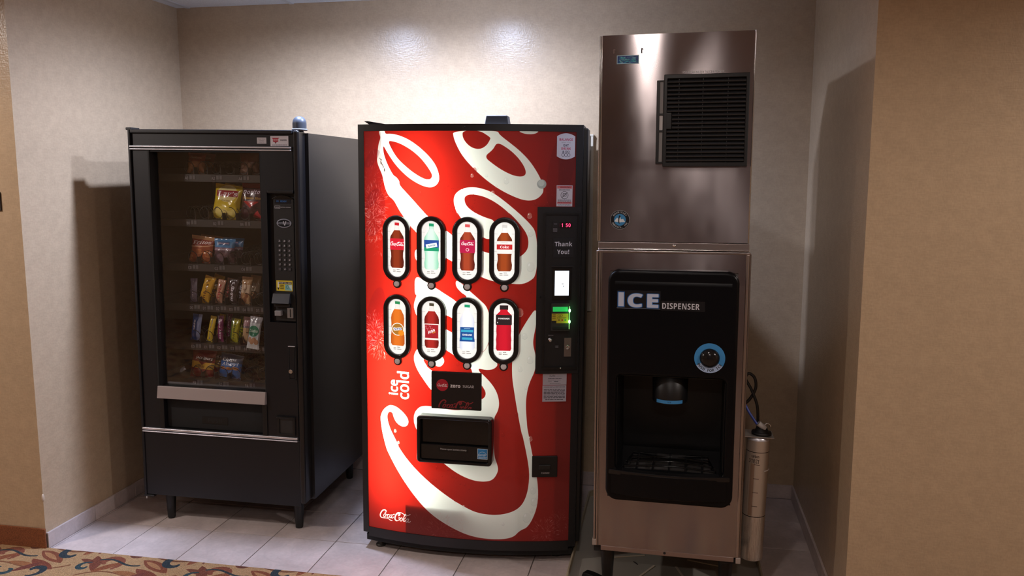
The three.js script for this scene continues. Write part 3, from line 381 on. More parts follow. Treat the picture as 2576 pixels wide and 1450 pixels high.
SN.forEach(([k, name, label, u0, u1, v0, v1, t, lean, behind], i) => {
  const g = pillow(u1 - u0, v1 - v0, t, 100 + i * 7, u1 - u0 > 0.08 ? 0.06 : 0.08), d = name === 'candy_pack' ? -0.16 : -0.17;
  for (let b = 0; b <= behind; b++) {
    const o = single(name, g, foil[k], b ? label + ', the one behind the first' : label, name === 'candy_pack' ? 'candy' : 'snack bag', name === 'candy_pack' ? 'candy packs in the snack machine' : 'snack bags in the snack machine');
    placeIn(SNACK, o, (u0 + u1) / 2 - Math.sin(-lean) * (v1 - v0) / 2 + (b ? 0.012 : 0), v0, (k === 'greenBiscuit' ? -0.106 : d) - b * 0.06, -0.13 - 0.03 * b, (i % 3 - 1) * 0.06, lean);
  }
});
{
  const o = single('wrapper', pillow(0.034, 0.02, 0.006, 9), std(0xb9bcc4, 0.25, 0.6), 'small crumpled silver wrapper lying on the lowest tray', 'wrapper');
  placeIn(SNACK, o, 0.078, 0.689, -0.24, -0.4, 0.2, 0.6);
}

// ---------- red drinks machine ----------
const bulge = (u) => 0.0704 * (1 - Math.pow(2 * u / 0.945 - 1, 2)), slope = (u) => Math.atan(0.0704 * 2 * (2 * u / 0.945 - 1) * 2 / 0.945);
function curved(u0, u1, v0, v1, o0, o1, n = 28) {
  const g = new THREE.BoxGeometry(u1 - u0, v1 - v0, o1 - o0, n, 1, 1).translate((u0 + u1) / 2, (v0 + v1) / 2, (o0 + o1) / 2), p = g.attributes.position;
  for (let i = 0; i < p.count; i++) p.setZ(i, p.getZ(i) + bulge(p.getX(i)));
  g.computeVertexNormals(); return g;
}
const SCRIPT = [
  ['w', [96, 1840, 127, 1840, 127, 1826, 152, 1828, 189, 1821, 234, 1803, 279, 1773, 323, 1734, 352, 1696, 365, 1654, 361, 1629, 343, 1612, 320, 1608, 287, 1616, 242, 1639, 203, 1669, 172, 1700, 148, 1731, 126, 1764, 118, 1778, 117, 1764, 121, 1739, 138, 1697, 163, 1655, 175, 1651, 190, 1633, 189, 1621, 199, 1607, 233, 1574, 307, 1497, 309, 1496, 391, 1435, 417, 1418, 420, 1410, 450, 1395, 498, 1372, 544, 1353, 571, 1345, 629, 1332, 676, 1325, 699, 1331, 727, 1357, 733, 1390, 726, 1423, 704, 1455, 674, 1490, 646, 1515, 683, 1478, 624, 1535, 559, 1573, 503, 1584, 478, 1579, 468, 1567, 475, 1539, 503, 1514, 549, 1493, 585, 1482, 587, 1480, 604, 1459, 604, 1421, 570, 1398, 544, 1410, 486, 1436, 435, 1517, 446, 1488, 426, 1533, 423, 1566, 432, 1588, 461, 1608, 500, 1614, 537, 1610, 587, 1593, 657, 1541, 732, 1475, 768, 1428, 770, 1256, 735, 1226, 701, 1216, 657, 1220, 592, 1226, 544, 1242, 486, 1272, 417, 1306, 391, 1321, 311, 1362, 266, 1421, 235, 1449, 187, 1512, 201, 1494, 186, 1514, 162, 1556, 140, 1569, 124, 1600, 115, 1637, 112, 1654, 100, 1680, 91, 1699, 86, 1719, 91, 1759, 95, 1787, 105, 1811, 99, 1826]],
  ['r', [139, 1797, 158, 1797, 195, 1787, 243, 1762, 285, 1728, 314, 1693, 332, 1665, 333, 1651, 323, 1641, 302, 1642, 272, 1656, 233, 1681, 194, 1714, 176, 1733, 157, 1761]],
  ['w', [420, 1839, 422, 1814, 432, 1787, 457, 1740, 503, 1689, 559, 1640, 615, 1602, 671, 1575, 712, 1561, 742, 1560, 764, 1567, 780, 1581, 791, 1598, 787, 1626, 774, 1659, 738, 1716, 696, 1759, 655, 1791, 608, 1826, 606, 1840]],
  ['r', [462, 1839, 460, 1817, 471, 1795, 491, 1776, 514, 1766, 539, 1767, 561, 1782, 573, 1804, 575, 1811, 558, 1823, 530, 1839]],
  ['r', [601, 1795, 586, 1763, 549, 1736, 586, 1706, 628, 1679, 670, 1660, 700, 1657, 715, 1662, 719, 1677, 708, 1704, 683, 1737, 649, 1767]],
  ['w', [679, 1840, 709, 1827, 736, 1825, 758, 1829, 772, 1841]],
  ['w', [256, 1370, 372, 1336, 372, 1253, 255, 1293]],
  ['w', [255, 1247, 311, 1213, 343, 1195, 393, 1170, 353, 1190, 410, 1157, 434, 1142, 513, 1074, 466, 1058, 506, 999, 419, 1070, 389, 1081, 390, 1081, 322, 1114, 266, 1067, 257, 1083, 248, 1117, 264, 1160, 260, 1160, 254, 1168]],
  ['w', [274, 1088, 390, 1022, 420, 1007, 419, 1008, 483, 970, 547, 1000, 570, 991, 575, 922, 617, 881, 599, 859, 576, 853, 553, 854, 529, 859, 539, 841, 545, 839, 585, 799, 611, 758, 621, 712, 614, 675, 597, 648, 597, 575, 599, 483, 617, 436, 617, 410, 595, 373, 555, 364, 504, 369, 437, 396, 367, 446, 317, 491, 273, 552, 249, 595, 246, 632, 255, 659, 277, 680, 304, 685, 331, 684, 390, 678, 442, 673, 515, 687, 545, 728, 558, 736, 563, 757, 545, 787, 504, 838, 504, 844, 495, 865, 422, 914, 389, 933, 390, 933, 322, 981, 273, 1025]],
  ['w', [433, 1232, 462, 1214, 506, 1174, 507, 1174, 528, 1156, 572, 1117, 579, 1038, 575, 968, 548, 921, 506, 943, 519, 1059, 482, 1160, 466, 1173, 462, 1173, 433, 1201]],
  ['w', [769, 1124, 737, 1078, 699, 1012, 679, 961, 670, 894, 671, 822, 681, 760, 690, 703, 714, 577, 717, 578, 744, 449, 749, 386, 740, 313, 716, 260, 672, 231, 606, 218, 530, 225, 479, 246, 401, 288, 295, 362, 214, 438, 165, 506, 181, 487, 160, 525, 138, 564, 126, 599, 123, 622, 128, 638, 139, 643, 150, 637, 151, 625, 163, 600, 182, 585, 203, 581, 220, 591, 224, 609, 217, 627, 196, 650, 164, 671, 139, 673, 126, 668, 103, 648, 90, 618, 91, 597, 97, 551, 107, 511, 118, 473, 125, 459, 170, 379, 241, 282, 316, 205, 412, 150, 505, 115, 607, 107, 683, 117, 712, 152, 747, 165, 781, 239, 789, 313, 781, 397, 758, 501, 739, 604, 738, 604, 730, 703, 734, 760, 746, 807, 770, 859, 769, 920, 757, 961, 758, 992, 770, 1053]],
  ['w', [268, 935, 251, 908, 248, 882, 258, 851, 273, 824, 294, 795, 330, 747, 390, 722, 390, 801, 331, 839, 305, 858, 309, 858, 297, 873, 290, 889, 346, 935, 380, 900, 386, 881, 375, 864, 363, 857, 343, 862, 322, 887, 288, 932]],
];
// flowing drinks script drawn with pen strokes, 0..300 by 0..100 units
function script(g, x, y, w, color) {
  g.save(); g.translate(x, y); g.scale(w / 300, w / 300); g.strokeStyle = color; g.lineCap = 'round'; g.lineJoin = 'round';
  const st = (lw, ...c) => { g.lineWidth = lw; g.beginPath(); g.moveTo(c[0], c[1]); for (let i = 2; i < c.length; i += 6) g.bezierCurveTo(c[i], c[i + 1], c[i + 2], c[i + 3], c[i + 4], c[i + 5]); g.stroke(); };
  st(11, 68, 22, 62, 6, 40, 10, 24, 34, 8, 58, 6, 82, 26, 86); st(8, 26, 86, 52, 90, 78, 76, 96, 90, 104, 96, 114, 100, 124, 98); st(6, 68, 22, 70, 32, 62, 36, 56, 34);
  st(8, 62, 46, 44, 48, 38, 76, 50, 76, 64, 74, 70, 46, 62, 46); st(5, 66, 50, 74, 56, 80, 52, 82, 48);
  st(8, 98, 50, 90, 42, 74, 60, 78, 72, 82, 80, 94, 74, 100, 66); st(8, 120, 48, 104, 44, 94, 74, 106, 76, 116, 76, 124, 56, 126, 46); st(7, 126, 46, 120, 62, 116, 78, 126, 76, 132, 74, 136, 68, 138, 64); st(8, 136, 42, 139, 40, 142, 40, 146, 38);
  st(13, 196, 34, 200, 14, 178, 14, 164, 36, 146, 64, 146, 92, 168, 92); st(7, 168, 92, 184, 90, 194, 78, 198, 70, 200, 60, 190, 58, 186, 68); st(7, 196, 34, 190, 54, 176, 46, 184, 28, 196, 6, 220, 16, 240, 30, 256, 40, 280, 30, 292, 18);
  st(8, 214, 60, 198, 62, 192, 92, 206, 90, 220, 88, 226, 60, 214, 60); st(8, 256, 26, 248, 10, 232, 50, 228, 78, 228, 94, 240, 90, 246, 80); st(6, 256, 26, 262, 44, 246, 60, 236, 70);
  st(8, 272, 62, 254, 60, 244, 94, 258, 92, 268, 92, 276, 72, 278, 62); st(7, 278, 62, 272, 78, 270, 94, 280, 92, 288, 90, 290, 84, 294, 80);
  g.restore();
}
const PU0 = 27, PU1 = 917, PV0 = 103, PV1 = 1838;
const panelArt = canvas(1050, 2047, (g, w, h) => {
  const X = (u) => (u - PU0) / (PU1 - PU0) * w, Y = (v) => h - (v - PV0) / (PV1 - PV0) * h, RED = '#98150c', WHITE = '#f1f3ee';
  g.fillStyle = RED; g.fillRect(0, 0, w, h);
  const shape = (p, col) => { g.beginPath(); const n = p.length / 2, P = (i) => [X(p[2 * (((i % n) + n) % n)]), Y(p[2 * (((i % n) + n) % n) + 1])];
    for (let i = 0; i < n; i++) { const a = P(i), b = P(i + 1), m = [(a[0] + b[0]) / 2, (a[1] + b[1]) / 2]; if (!i) g.moveTo(...m); else g.quadraticCurveTo(a[0], a[1], m[0], m[1]); } const a = P(0), b = P(1); g.quadraticCurveTo(a[0], a[1], (a[0] + b[0]) / 2, (a[1] + b[1]) / 2); g.closePath(); g.fillStyle = col; g.fill(); if (col === WHITE) { g.strokeStyle = 'rgba(150,0,0,0.55)'; g.lineWidth = 1.6; g.stroke(); } };
  for (const [c, p] of SCRIPT) shape(p, c === 'w' ? WHITE : RED);
  // ice shards printed along the edges
  const shard = (u, v, s, n, tone) => { for (let k = 0; k < n * 5; k++) { const q = Math.pow(rnd(), 0.7), th = rnd() * 6.3; g.save(); g.translate(X(u) + Math.cos(th) * q * s * 0.8, Y(v) + Math.sin(th) * q * s * 1.1); g.rotate(th + (rnd() - 0.5)); g.globalAlpha = (0.05 + 0.32 * rnd() * rnd()) * tone; g.fillStyle = rnd() < 0.5 ? '#e08a8e' : '#f6dcdc'; const l = s * (0.06 + 0.26 * rnd()); g.beginPath(); g.moveTo(0, 0); g.bezierCurveTo(l * 0.3, -l * 0.25 * rnd(), l * 0.7, l * 0.2 * (rnd() - 0.5), l, l * 0.1 * rnd()); g.bezierCurveTo(l * 0.6, l * 0.22 * rnd(), l * 0.3, l * 0.12, 0, 0); g.fill(); g.restore(); } };
  g.globalAlpha = 0.22; g.fillStyle = '#560410'; for (const [u, v, a, b] of [[55, 1780, 60, 110], [60, 1640, 60, 150], [70, 1500, 60, 120], [70, 1050, 50, 160], [860, 1700, 60, 200]]) { g.beginPath(); g.ellipse(X(u), Y(v), a, b, 0.2, 0, 7); g.fill(); } g.globalAlpha = 1;
  shard(75, 1540, 90, 60, 1); shard(62, 1470, 90, 80, 1.2); shard(80, 1400, 80, 40, 0.8); shard(70, 1000, 80, 60, 1); shard(85, 950, 80, 70, 1.2); shard(60, 1640, 80, 26, 0.6); shard(70, 1800, 90, 14, 0.5); shard(365, 135, 80, 60, 1); shard(275, 150, 60, 30, 0.8); shard(820, 140, 80, 70, 1.2); shard(880, 190, 60, 50, 1); shard(850, 1740, 60, 16, 0.4); shard(820, 1590, 60, 14, 0.4); shard(470, 130, 60, 26, 0.8);
  g.globalAlpha = 1;
  // printed dark scratches on the first stroke
  g.strokeStyle = '#4a3a34'; g.lineWidth = 3; for (let k = 0; k < 16; k++) { const x = X(98 + k * 1.4 + rnd() * 5), y = Y(1728 - k * 3.2); g.beginPath(); g.moveTo(x, y); g.lineTo(x + 8 * (rnd() - 0.3), y + 14 * rnd()); g.stroke(); }
  // printed water drops
  const drop = (u, v, r, white) => { const x = X(u), y = Y(v); if (!white && g.getImageData(Math.round(x), Math.round(y), 1, 1).data[1] > 60) return; g.globalAlpha = 0.35; g.fillStyle = white ? '#e2e5e1' : '#8a0d0a'; g.beginPath(); g.ellipse(x, y, r * 0.8, r, 0, 0, 7); g.fill(); g.globalAlpha = 0.8; g.strokeStyle = white ? '#d3d8d4' : '#7c0a08'; g.lineWidth = 1.5; g.beginPath(); g.ellipse(x, y, r * 0.8, r, 0, 0.2, 2.6); g.stroke(); g.fillStyle = white ? '#ffffff' : '#b23028'; g.beginPath(); g.ellipse(x - r * 0.3, y - r * 0.4, r * 0.16, r * 0.3, 0.3, 0, 7); g.fill(); g.globalAlpha = 1; };
  for (const [u, v, r] of [[740, 1430, 18], [742, 1290, 24], [735, 1500, 14], [640, 1640, 16], [520, 1690, 9], [560, 1660, 8], [600, 1620, 8], [500, 1660, 9], [585, 1590, 12], [700, 1100, 22], [722, 1000, 16], [745, 900, 20], [705, 860, 14], [730, 780, 10], [750, 560, 14], [765, 330, 18], [770, 280, 22], [740, 210, 26], [760, 240, 12], [780, 300, 10], [160, 560, 9], [175, 510, 8], [520, 760, 9], [545, 720, 9], [470, 250, 9], [640, 180, 9]]) drop(u, v, r, true);
  for (let k = 0; k < 26; k++) drop(320 + 190 * rnd(), 250 + 170 * rnd(), 4 + 16 * rnd() * rnd(), false);
  for (let k = 0; k < 60; k++) drop(380 + 150 * rnd(), 1500 + 120 * rnd(), 2 + 4 * rnd(), false);
  for (let k = 0; k < 40; k++) drop(60 + 780 * rnd(), 150 + 1600 * rnd(), 5 + 8 * rnd(), false);
  // frosted bottle neck prints
  g.fillStyle = '#aeb4b4'; g.beginPath(); g.arc(X(782), Y(1628), 22, 0, 7); g.fill(); g.fillStyle = '#c9cfce'; g.beginPath(); g.arc(X(780), Y(1632), 15, 0, 7); g.fill();
  // lettering
  g.save(); g.translate(X(181), Y(766)); g.rotate(-Math.PI / 2); g.fillStyle = '#f3c7c4'; g.textAlign = 'center'; g.textBaseline = 'alphabetic'; g.font = '66px sans-serif'; g.strokeStyle = '#f3c7c4'; g.lineWidth = 3; g.fillText('ice', -16, -8); g.strokeText('ice', -16, -8); g.font = '80px sans-serif'; g.fillText('cold', 0, 52); g.strokeText('cold', 0, 52); g.restore();
  script(g, X(78), Y(199), X(232) - X(78), '#f2d3d3');
});
const M_panel = std(0xffffff, 1, 0, { map: panelArt, transmission: 0.5, thickness: 0, emissive: 0xffffff, emissiveMap: panelArt, emissiveIntensity: 0.06, clearcoat: 0.5, clearcoatRoughness: 0.25, side: THREE.DoubleSide });
const M_frame = std(lin(0.011, 0.011, 0.013), 0.4);
const coke = pose(thing('drinks_vending_machine', 'tall red drinks vending machine with glowing script front and bottle windows', 'vending machine'), COKE);
{
  const S = coke;
  part('cabinet', rspan(0.012, 0.933, 0.06, 1.862, -0.84, -0.17, 0.006), std(lin(0.012, 0.012, 0.013), 0.35), S);
  part('door_frame', merge(curved(0, 0.0275, 0.076, 1.866, -0.165, 0.004, 6), curved(0.917, 0.945, 0.076, 1.866, -0.165, 0.004, 6), curved(0.0275, 0.917, 1.838, 1.866, -0.165, 0.004), curved(0.0275, 0.917, 0.06, 0.103, -0.165, 0.004)), M_frame, S);
  part('door_back', span(0.0275, 0.917, 0.1, 1.84, -0.168, -0.155), M_matte, S);
  part('door_edge', rspan(0.935, 0.962, 0.08, 1.856, -0.165, -0.035, 0.006), std(lin(0.012, 0.012, 0.013), 0.35), S);
  const lb = part('light_box', merge(span(0.0275, 0.917, 0.104, 1.837, -0.155, -0.15), span(0.0275, 0.034, 0.104, 1.837, -0.15, -0.005), span(0.91, 0.917, 0.104, 1.837, -0.15, -0.005), span(0.778, 0.784, 0.104, 1.837, -0.15, 0.012)), std(0x9a9a98, 0.7), S);  // includes an added divider that keeps tube light off the right side
  part('front_panel', (() => { const g = new THREE.PlaneGeometry(0.8895, 1.735, 40, 1).translate(0.47225, 0.9705, 0), p = g.attributes.position; for (let i = 0; i < p.count; i++) p.setZ(i, bulge(p.getX(i))); g.computeVertexNormals(); return g; })(), M_panel, S, 0, 0, 0, 'glowing red and white printed front panel');
  part('ballast_box', curved(0.203, 0.452, 0.112, 0.234, -0.19, -0.008, 10), M_matte, S);
  // fluorescent tubes behind the panel
  for (const [u, v0, v1, d] of [[0.275, 0.84, 1.79, -0.10], [0.15, 0.25, 0.98, -0.10]]) {
    const t = part('fluorescent_tube', cyl(0.0125, 0.0125, v1 - v0, 16), std(0xffffff, 0.5, 0, { emissive: TUBE.color, emissiveIntensity: 4 }), S, u, (v0 + v1) / 2, d);
    const l = new THREE.RectAreaLight(TUBE.color, TUBE.power, 0.025, v1 - v0); l.position.set(u, (v0 + v1) / 2, d + 0.0145); l.lookAt(u, (v0 + v1) / 2, d + 1); S.add(l);
    t.castShadow = false;
  }
  part('skirt', curved(0.012, 0.933, 0.034, 0.062, -0.2, -0.012), M_matte, S);
  for (const [u, d] of [[0.07, -0.03], [0.86, -0.05], [0.07, -0.7], [0.86, -0.7]]) part('foot', lathe([[0, 0], [0.022, 0], [0.022, 0.008], [0.008, 0.012], [0.008, 0.05], [0, 0.05]], 16), std(0x4a4844, 0.5, 0.5), S, u, u < 0.5 ? 0.0008 : 0.009, d);
  part('bolt', new THREE.SphereGeometry(0.006, 14, 8).scale(1, 1, 0.5), M_frame, S, 0.468, 1.853, bulge(0.468) + 0.004);
  part('top_sheet', rspan(0.02, 0.93, 1.8658, 1.8685, -0.6, -0.03, 0.001, 1), M_white, S, 0, 0, 0, 'pale sheet on the roof');
  part('top_flap', (() => { const s = new THREE.Shape(); s.moveTo(0, 0.012); s.lineTo(0.015, 0.013); s.lineTo(0.085, 0.002); s.lineTo(0.02, 0); return extrude(s, 0.12); })(), M_black, S, 0.02, 1.8685, -0.14, 'loose black flap');
  // bottle windows
  const prof = {
    cola: [[0, 0.16], [0.06, 0.16], [0.065, 0.13], [0.13, 0.14], [0.17, 0.2], [0.3, 0.46], [0.36, 0.5], [0.58, 0.5], [0.66, 0.44], [0.76, 0.43], [0.86, 0.49], [0.95, 0.47], [1, 0.38]],
    tall: [[0, 0.18], [0.07, 0.18], [0.075, 0.14], [0.15, 0.16], [0.2, 0.28], [0.3, 0.44], [0.38, 0.48], [0.5, 0.46], [0.7, 0.46], [0.8, 0.5], [0.95, 0.5], [1, 0.4]],
    sport: [[0, 0.26], [0.09, 0.26], [0.1, 0.22], [0.13, 0.24], [0.22, 0.5], [0.42, 0.5], [0.44, 0.45], [0.55, 0.47], [0.65, 0.45], [0.75, 0.48], [0.85, 0.46], [0.95, 0.48], [1, 0.42]],
  };
  const bottle = (g, kind, cx, y0, bw, bh, o) => {
    const P = prof[kind], path = (f0, f1) => { g.beginPath(); const at = (t) => { for (let i = 0; i < P.length - 1; i++) if (t <= P[i + 1][0]) { const k = (t - P[i][0]) / (P[i + 1][0] - P[i][0] || 1); return P[i][1] + (P[i + 1][1] - P[i][1]) * k; } return P[P.length - 1][1]; }; for (let t = f0; t <= f1 + 1e-6; t += 0.01) g.lineTo(cx - at(t) * bw, y0 + t * bh); for (let t = f1; t >= f0 - 1e-6; t -= 0.01) g.lineTo(cx + at(t) * bw, y0 + t * bh); g.closePath(); };
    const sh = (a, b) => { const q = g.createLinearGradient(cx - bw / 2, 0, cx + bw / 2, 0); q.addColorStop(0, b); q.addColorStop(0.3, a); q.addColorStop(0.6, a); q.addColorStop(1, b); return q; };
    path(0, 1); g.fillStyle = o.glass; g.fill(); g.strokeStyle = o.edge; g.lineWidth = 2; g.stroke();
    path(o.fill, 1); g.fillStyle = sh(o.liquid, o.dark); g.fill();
    path(0, 0.066); g.fillStyle = o.cap; g.fill();
    if (o.label) { path(o.label[0], o.label[1]); g.fillStyle = o.label[2]; g.fill(); }
    if (o.more) o.more(g, cx, y0, bw, bh);
  };
  const drinks = [
    ['cola', { glass: '#efeeea', edge: '#b4b0a8', fill: 0.17, liquid: '#8a3418', dark: '#4a160c', cap: '#c8242e', label: [0.35, 0.6, '#d21f33'], more: (g, x, y, w, h) => script(g, x - w * 0.52, y + h * 0.41, w * 1.02, '#ffffff') }, 'red-labelled cola bottle print'],
    ['cola', { glass: '#c6f0dc', edge: '#2f9a6c', fill: 0.12, liquid: '#d9f7ea', dark: '#8fdcb8', cap: '#1f9a6a', label: [0.36, 0.6, '#2b4fa0'], more: (g, x, y, w, h) => { g.fillStyle = '#1f9d70'; g.fillRect(x - w * 0.49, y + h * 0.52, w * 0.98, h * 0.08); g.fillStyle = '#ffffff'; g.save(); g.translate(x, y + h * 0.475); g.rotate(-0.2); g.fillRect(-w * 0.38, -h * 0.04, w * 0.76, h * 0.09); text(g, 'Sprite', 0, 2, 34, '#1f6f8f', 'italic bold'); g.restore(); } }, 'green lemon soda bottle print'],
    ['cola', { glass: '#f0efec', edge: '#c4c0be', fill: 0.17, liquid: '#a8452a', dark: '#4c1510', cap: '#d9575a', label: [0.34, 0.62, '#b81f4a'], more: (g, x, y, w, h) => { script(g, x - w * 0.42, y + h * 0.37, w * 0.84, '#ffffff'); g.strokeStyle = '#f4d5de'; g.lineWidth = 7; g.beginPath(); g.arc(x, y + h * 0.55, 17, 0, 7); g.stroke(); } }, 'cherry cola bottle print'],
    ['cola', { glass: '#f6f6f4', edge: '#b9b5ae', fill: 0.17, liquid: '#9c451d', dark: '#5b2210', cap: '#d5d5d2', label: [0.35, 0.62, '#efeeea'], more: (g, x, y, w, h) => { g.fillStyle = '#bf2a2e'; g.fillRect(x - w * 0.5, y + h * 0.42, w, h * 0.11); text(g, 'Coke', x, y + h * 0.475, 44, '#ffffff', 'bold', 'serif'); text(g, 'CAFFEINE FREE', x, y + h * 0.385, 12, '#777', 'normal'); } }, 'white-labelled diet cola bottle print'],
    ['tall', { glass: '#e6e9e2', edge: '#b0b2a8', fill: 0.18, liquid: '#dd7424', dark: '#b9571a', cap: '#2c8a55', more: (g, x, y, w, h) => { g.fillStyle = '#f2ede4'; g.beginPath(); g.arc(x, y + h * 0.63, w * 0.46, 0, 7); g.fill(); g.fillStyle = '#a8742c'; g.beginPath(); g.arc(x, y + h * 0.63, w * 0.4, 0, 7); g.fill(); g.fillStyle = '#f08c1e'; g.beginPath(); g.arc(x + w * 0.25, y + h * 0.71, w * 0.2, 0, 7); g.fill(); g.save(); g.translate(x, y + h * 0.62); g.rotate(-0.12); g.strokeStyle = '#ffffff'; g.lineWidth = 10; g.font = 'bold 44px sans-serif'; g.textAlign = 'center'; g.textBaseline = 'middle'; g.strokeText('fanta', 0, 0); text(g, 'fanta', 0, 0, 44, '#1d2470'); g.restore(); } }, 'orange soda bottle print'],
    ['cola', { glass: '#e8e6e2', edge: '#b4aea8', fill: 0.18, liquid: '#a92a24', dark: '#62120f', cap: '#4b4535', label: [0.46, 0.82, '#f3e9e4'], more: (g, x, y, w, h) => { g.fillStyle = '#a3222b'; g.fillRect(x - w * 0.46, y + h * 0.48, w * 0.92, h * 0.3); g.strokeStyle = '#d98a8c'; g.lineWidth = 4; for (let k = 0; k < 6; k++) { g.beginPath(); g.arc(x - w * 0.4 + k * 18, y + h * (0.5 + 0.05 * (k % 3)), 14, 0, 4); g.stroke(); } g.save(); g.translate(x, y + h * 0.63); g.rotate(-0.5); text(g, 'PIBB', -6, 0, 44, '#ffffff', 'italic bold'); text(g, 'XTRA', 18, 26, 18, '#e9b53a', 'italic bold'); g.restore(); } }, 'dark red soda bottle print'],
    ['tall', { glass: '#eef3fb', edge: '#b9c6da', fill: 0.14, liquid: '#f6f9ff', dark: '#cfdaf0', cap: '#1f9a6a', label: [0.5, 0.82, '#1f4f94'], more: (g, x, y, w, h) => { g.fillStyle = '#39a6c9'; g.fillRect(x - w * 0.4, y + h * 0.56, w * 0.8, h * 0.05); g.fillRect(x - w * 0.35, y + h * 0.73, w * 0.7, h * 0.05); text(g, 'DASANI', x, y + h * 0.67, 32, '#ffffff', 'bold', 'sans-serif', 'center', w * 0.9); text(g, 'purified water', x, y + h * 0.53, 12, '#dff', 'normal'); } }, 'clear water bottle print with blue label'],
    ['sport', { glass: '#c01a2c', edge: '#8c1020', fill: 0.1, liquid: '#c8182c', dark: '#a81224', cap: '#241c1e', label: [0.21, 0.43, '#2b2022'], more: (g, x, y, w, h) => { g.fillStyle = '#2b2022'; g.fillRect(x - w * 0.26, y, w * 0.52, h * 0.09); text(g, 'POWERADE', x, y + h * 0.29, 26, '#ffffff', 'bold', 'sans-serif', 'center', w * 0.95); text(g, '9', x - w * 0.4, y + h * 0.38, 22, '#ffffff'); } }, 'red sports drink bottle print'],
  ];
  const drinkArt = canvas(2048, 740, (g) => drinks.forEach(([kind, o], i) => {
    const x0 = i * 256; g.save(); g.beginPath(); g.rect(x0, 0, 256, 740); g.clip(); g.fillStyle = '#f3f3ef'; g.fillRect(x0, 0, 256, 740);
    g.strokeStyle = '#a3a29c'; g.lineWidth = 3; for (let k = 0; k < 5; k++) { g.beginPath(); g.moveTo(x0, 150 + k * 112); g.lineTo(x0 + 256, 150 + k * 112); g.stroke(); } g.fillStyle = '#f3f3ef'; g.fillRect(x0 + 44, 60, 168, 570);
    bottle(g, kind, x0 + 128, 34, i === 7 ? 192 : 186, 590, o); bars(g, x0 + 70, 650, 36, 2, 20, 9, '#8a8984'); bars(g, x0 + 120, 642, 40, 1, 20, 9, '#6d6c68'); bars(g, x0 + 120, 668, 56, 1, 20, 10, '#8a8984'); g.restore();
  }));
  const M_insert = std(0xffffff, 0.35, 0, { map: drinkArt, emissive: 0xffffff, emissiveMap: drinkArt, emissiveIntensity: 0.85 });
  const bez = (() => { const s = roundRect(0.125, 0.278, 0.0624); s.holes.push(holeOf(roundRect(0.083, 0.238, 0.0414))); return extrude(s, 0.012, 0.006, 5, 20); })();
  const M_bez = std(lin(0.012, 0.011, 0.012), 0.28);
  const btnRing = lathe([[0.0125, 0.012], [0.017, 0.012], [0.0185, 0.008], [0.0185, 0], [0, 0]], 28).rotateX(Math.PI / 2), btn = lathe([[0, 0.016], [0.009, 0.0158], [0.012, 0.014], [0.0125, 0.008], [0, 0.008]], 28).rotateX(Math.PI / 2), M_btn = std(0xe2dee2, 0.4);
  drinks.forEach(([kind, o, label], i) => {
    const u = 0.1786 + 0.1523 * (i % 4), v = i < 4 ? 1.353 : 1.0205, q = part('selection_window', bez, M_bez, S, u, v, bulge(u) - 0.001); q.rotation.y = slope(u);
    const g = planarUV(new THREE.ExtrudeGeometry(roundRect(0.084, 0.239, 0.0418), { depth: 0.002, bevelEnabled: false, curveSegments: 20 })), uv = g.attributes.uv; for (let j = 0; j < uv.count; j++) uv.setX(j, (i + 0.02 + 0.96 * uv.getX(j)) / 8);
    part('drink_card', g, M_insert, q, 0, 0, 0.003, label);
    part('button_ring', btnRing, M_bez, q, 0.001, -0.149, 0.001); part('select_button', btn, M_btn, q, 0.001, -0.149, 0.001, 'pale grey round button');
  });
  // advertising plate and delivery port
  const on = (name, u, v, geo, mat, off, label) => { const m = part(name, geo, mat, S, u, v, bulge(u) + off, label); m.rotation.y = slope(u); return m; };
  const zp = on('advert_plate', 0.438, 0.760, rspan(-0.108, 0.108, -0.081, 0.081, -0.004, 0.010, 0.004), M_black, 0, 'black advert plate');
  card('advert_print', zp, -0.1035, 0.1035, -0.0765, 0.0765, 0.010, printMat(820, 606, (g, w, h) => { g.fillStyle = '#191416'; g.fillRect(0, 0, w, h); g.fillStyle = '#b91f33'; g.beginPath(); g.arc(175, 210, 102, 0, 7); g.fill(); script(g, 88, 182, 176, '#f0dfe2'); g.save(); text(g, 'zero', 400, 214, 84, '#d9d5da', 'bold'); g.strokeStyle = '#d9d5da'; g.lineWidth = 4; g.strokeText('zero', 400, 214); g.restore(); text(g, 'SUGAR', 618, 216, 62, '#d9d5da', 'normal', 'sans-serif', 'center', 230); g.save(); g.beginPath(); g.rect(0, 0, w, 596); g.clip(); script(g, 95, 440, 620, '#8e2a31'); g.restore(); }, 0.4));
  const port = on('delivery_port', 0.4355, 0.551, (() => { const s = roundRect(0.324, 0.204, 0.016); s.holes.push(holeOf(roundRect(0.292, 0.176, 0.008))); return extrude(s, 0.046, 0.008, 4); })(), M_gloss, -0.012);
  part('port_door', rspan(-0.146, 0.146, -0.022, 0.088, 0, 0.026, 0.003), std(lin(0.004, 0.004, 0.0045), 0.12), port); const pl = part('port_lip', rspan(-0.146, 0.146, -0.088, -0.022, 0, 0.042, 0.003), M_gloss, port);
  card('lettering', pl, -0.066, 0.058, -0.050, -0.030, 0.0421, printMat(512, 82, (g, w, h) => { g.fillStyle = '#0c0c0d'; g.fillRect(0, 0, w, h); text(g, 'Please open bottles slowly', w / 2, h / 2, 40, '#c9c9cc', 'normal', 'sans-serif', 'center', 500); }, 0.3), undefined, 0.0006);
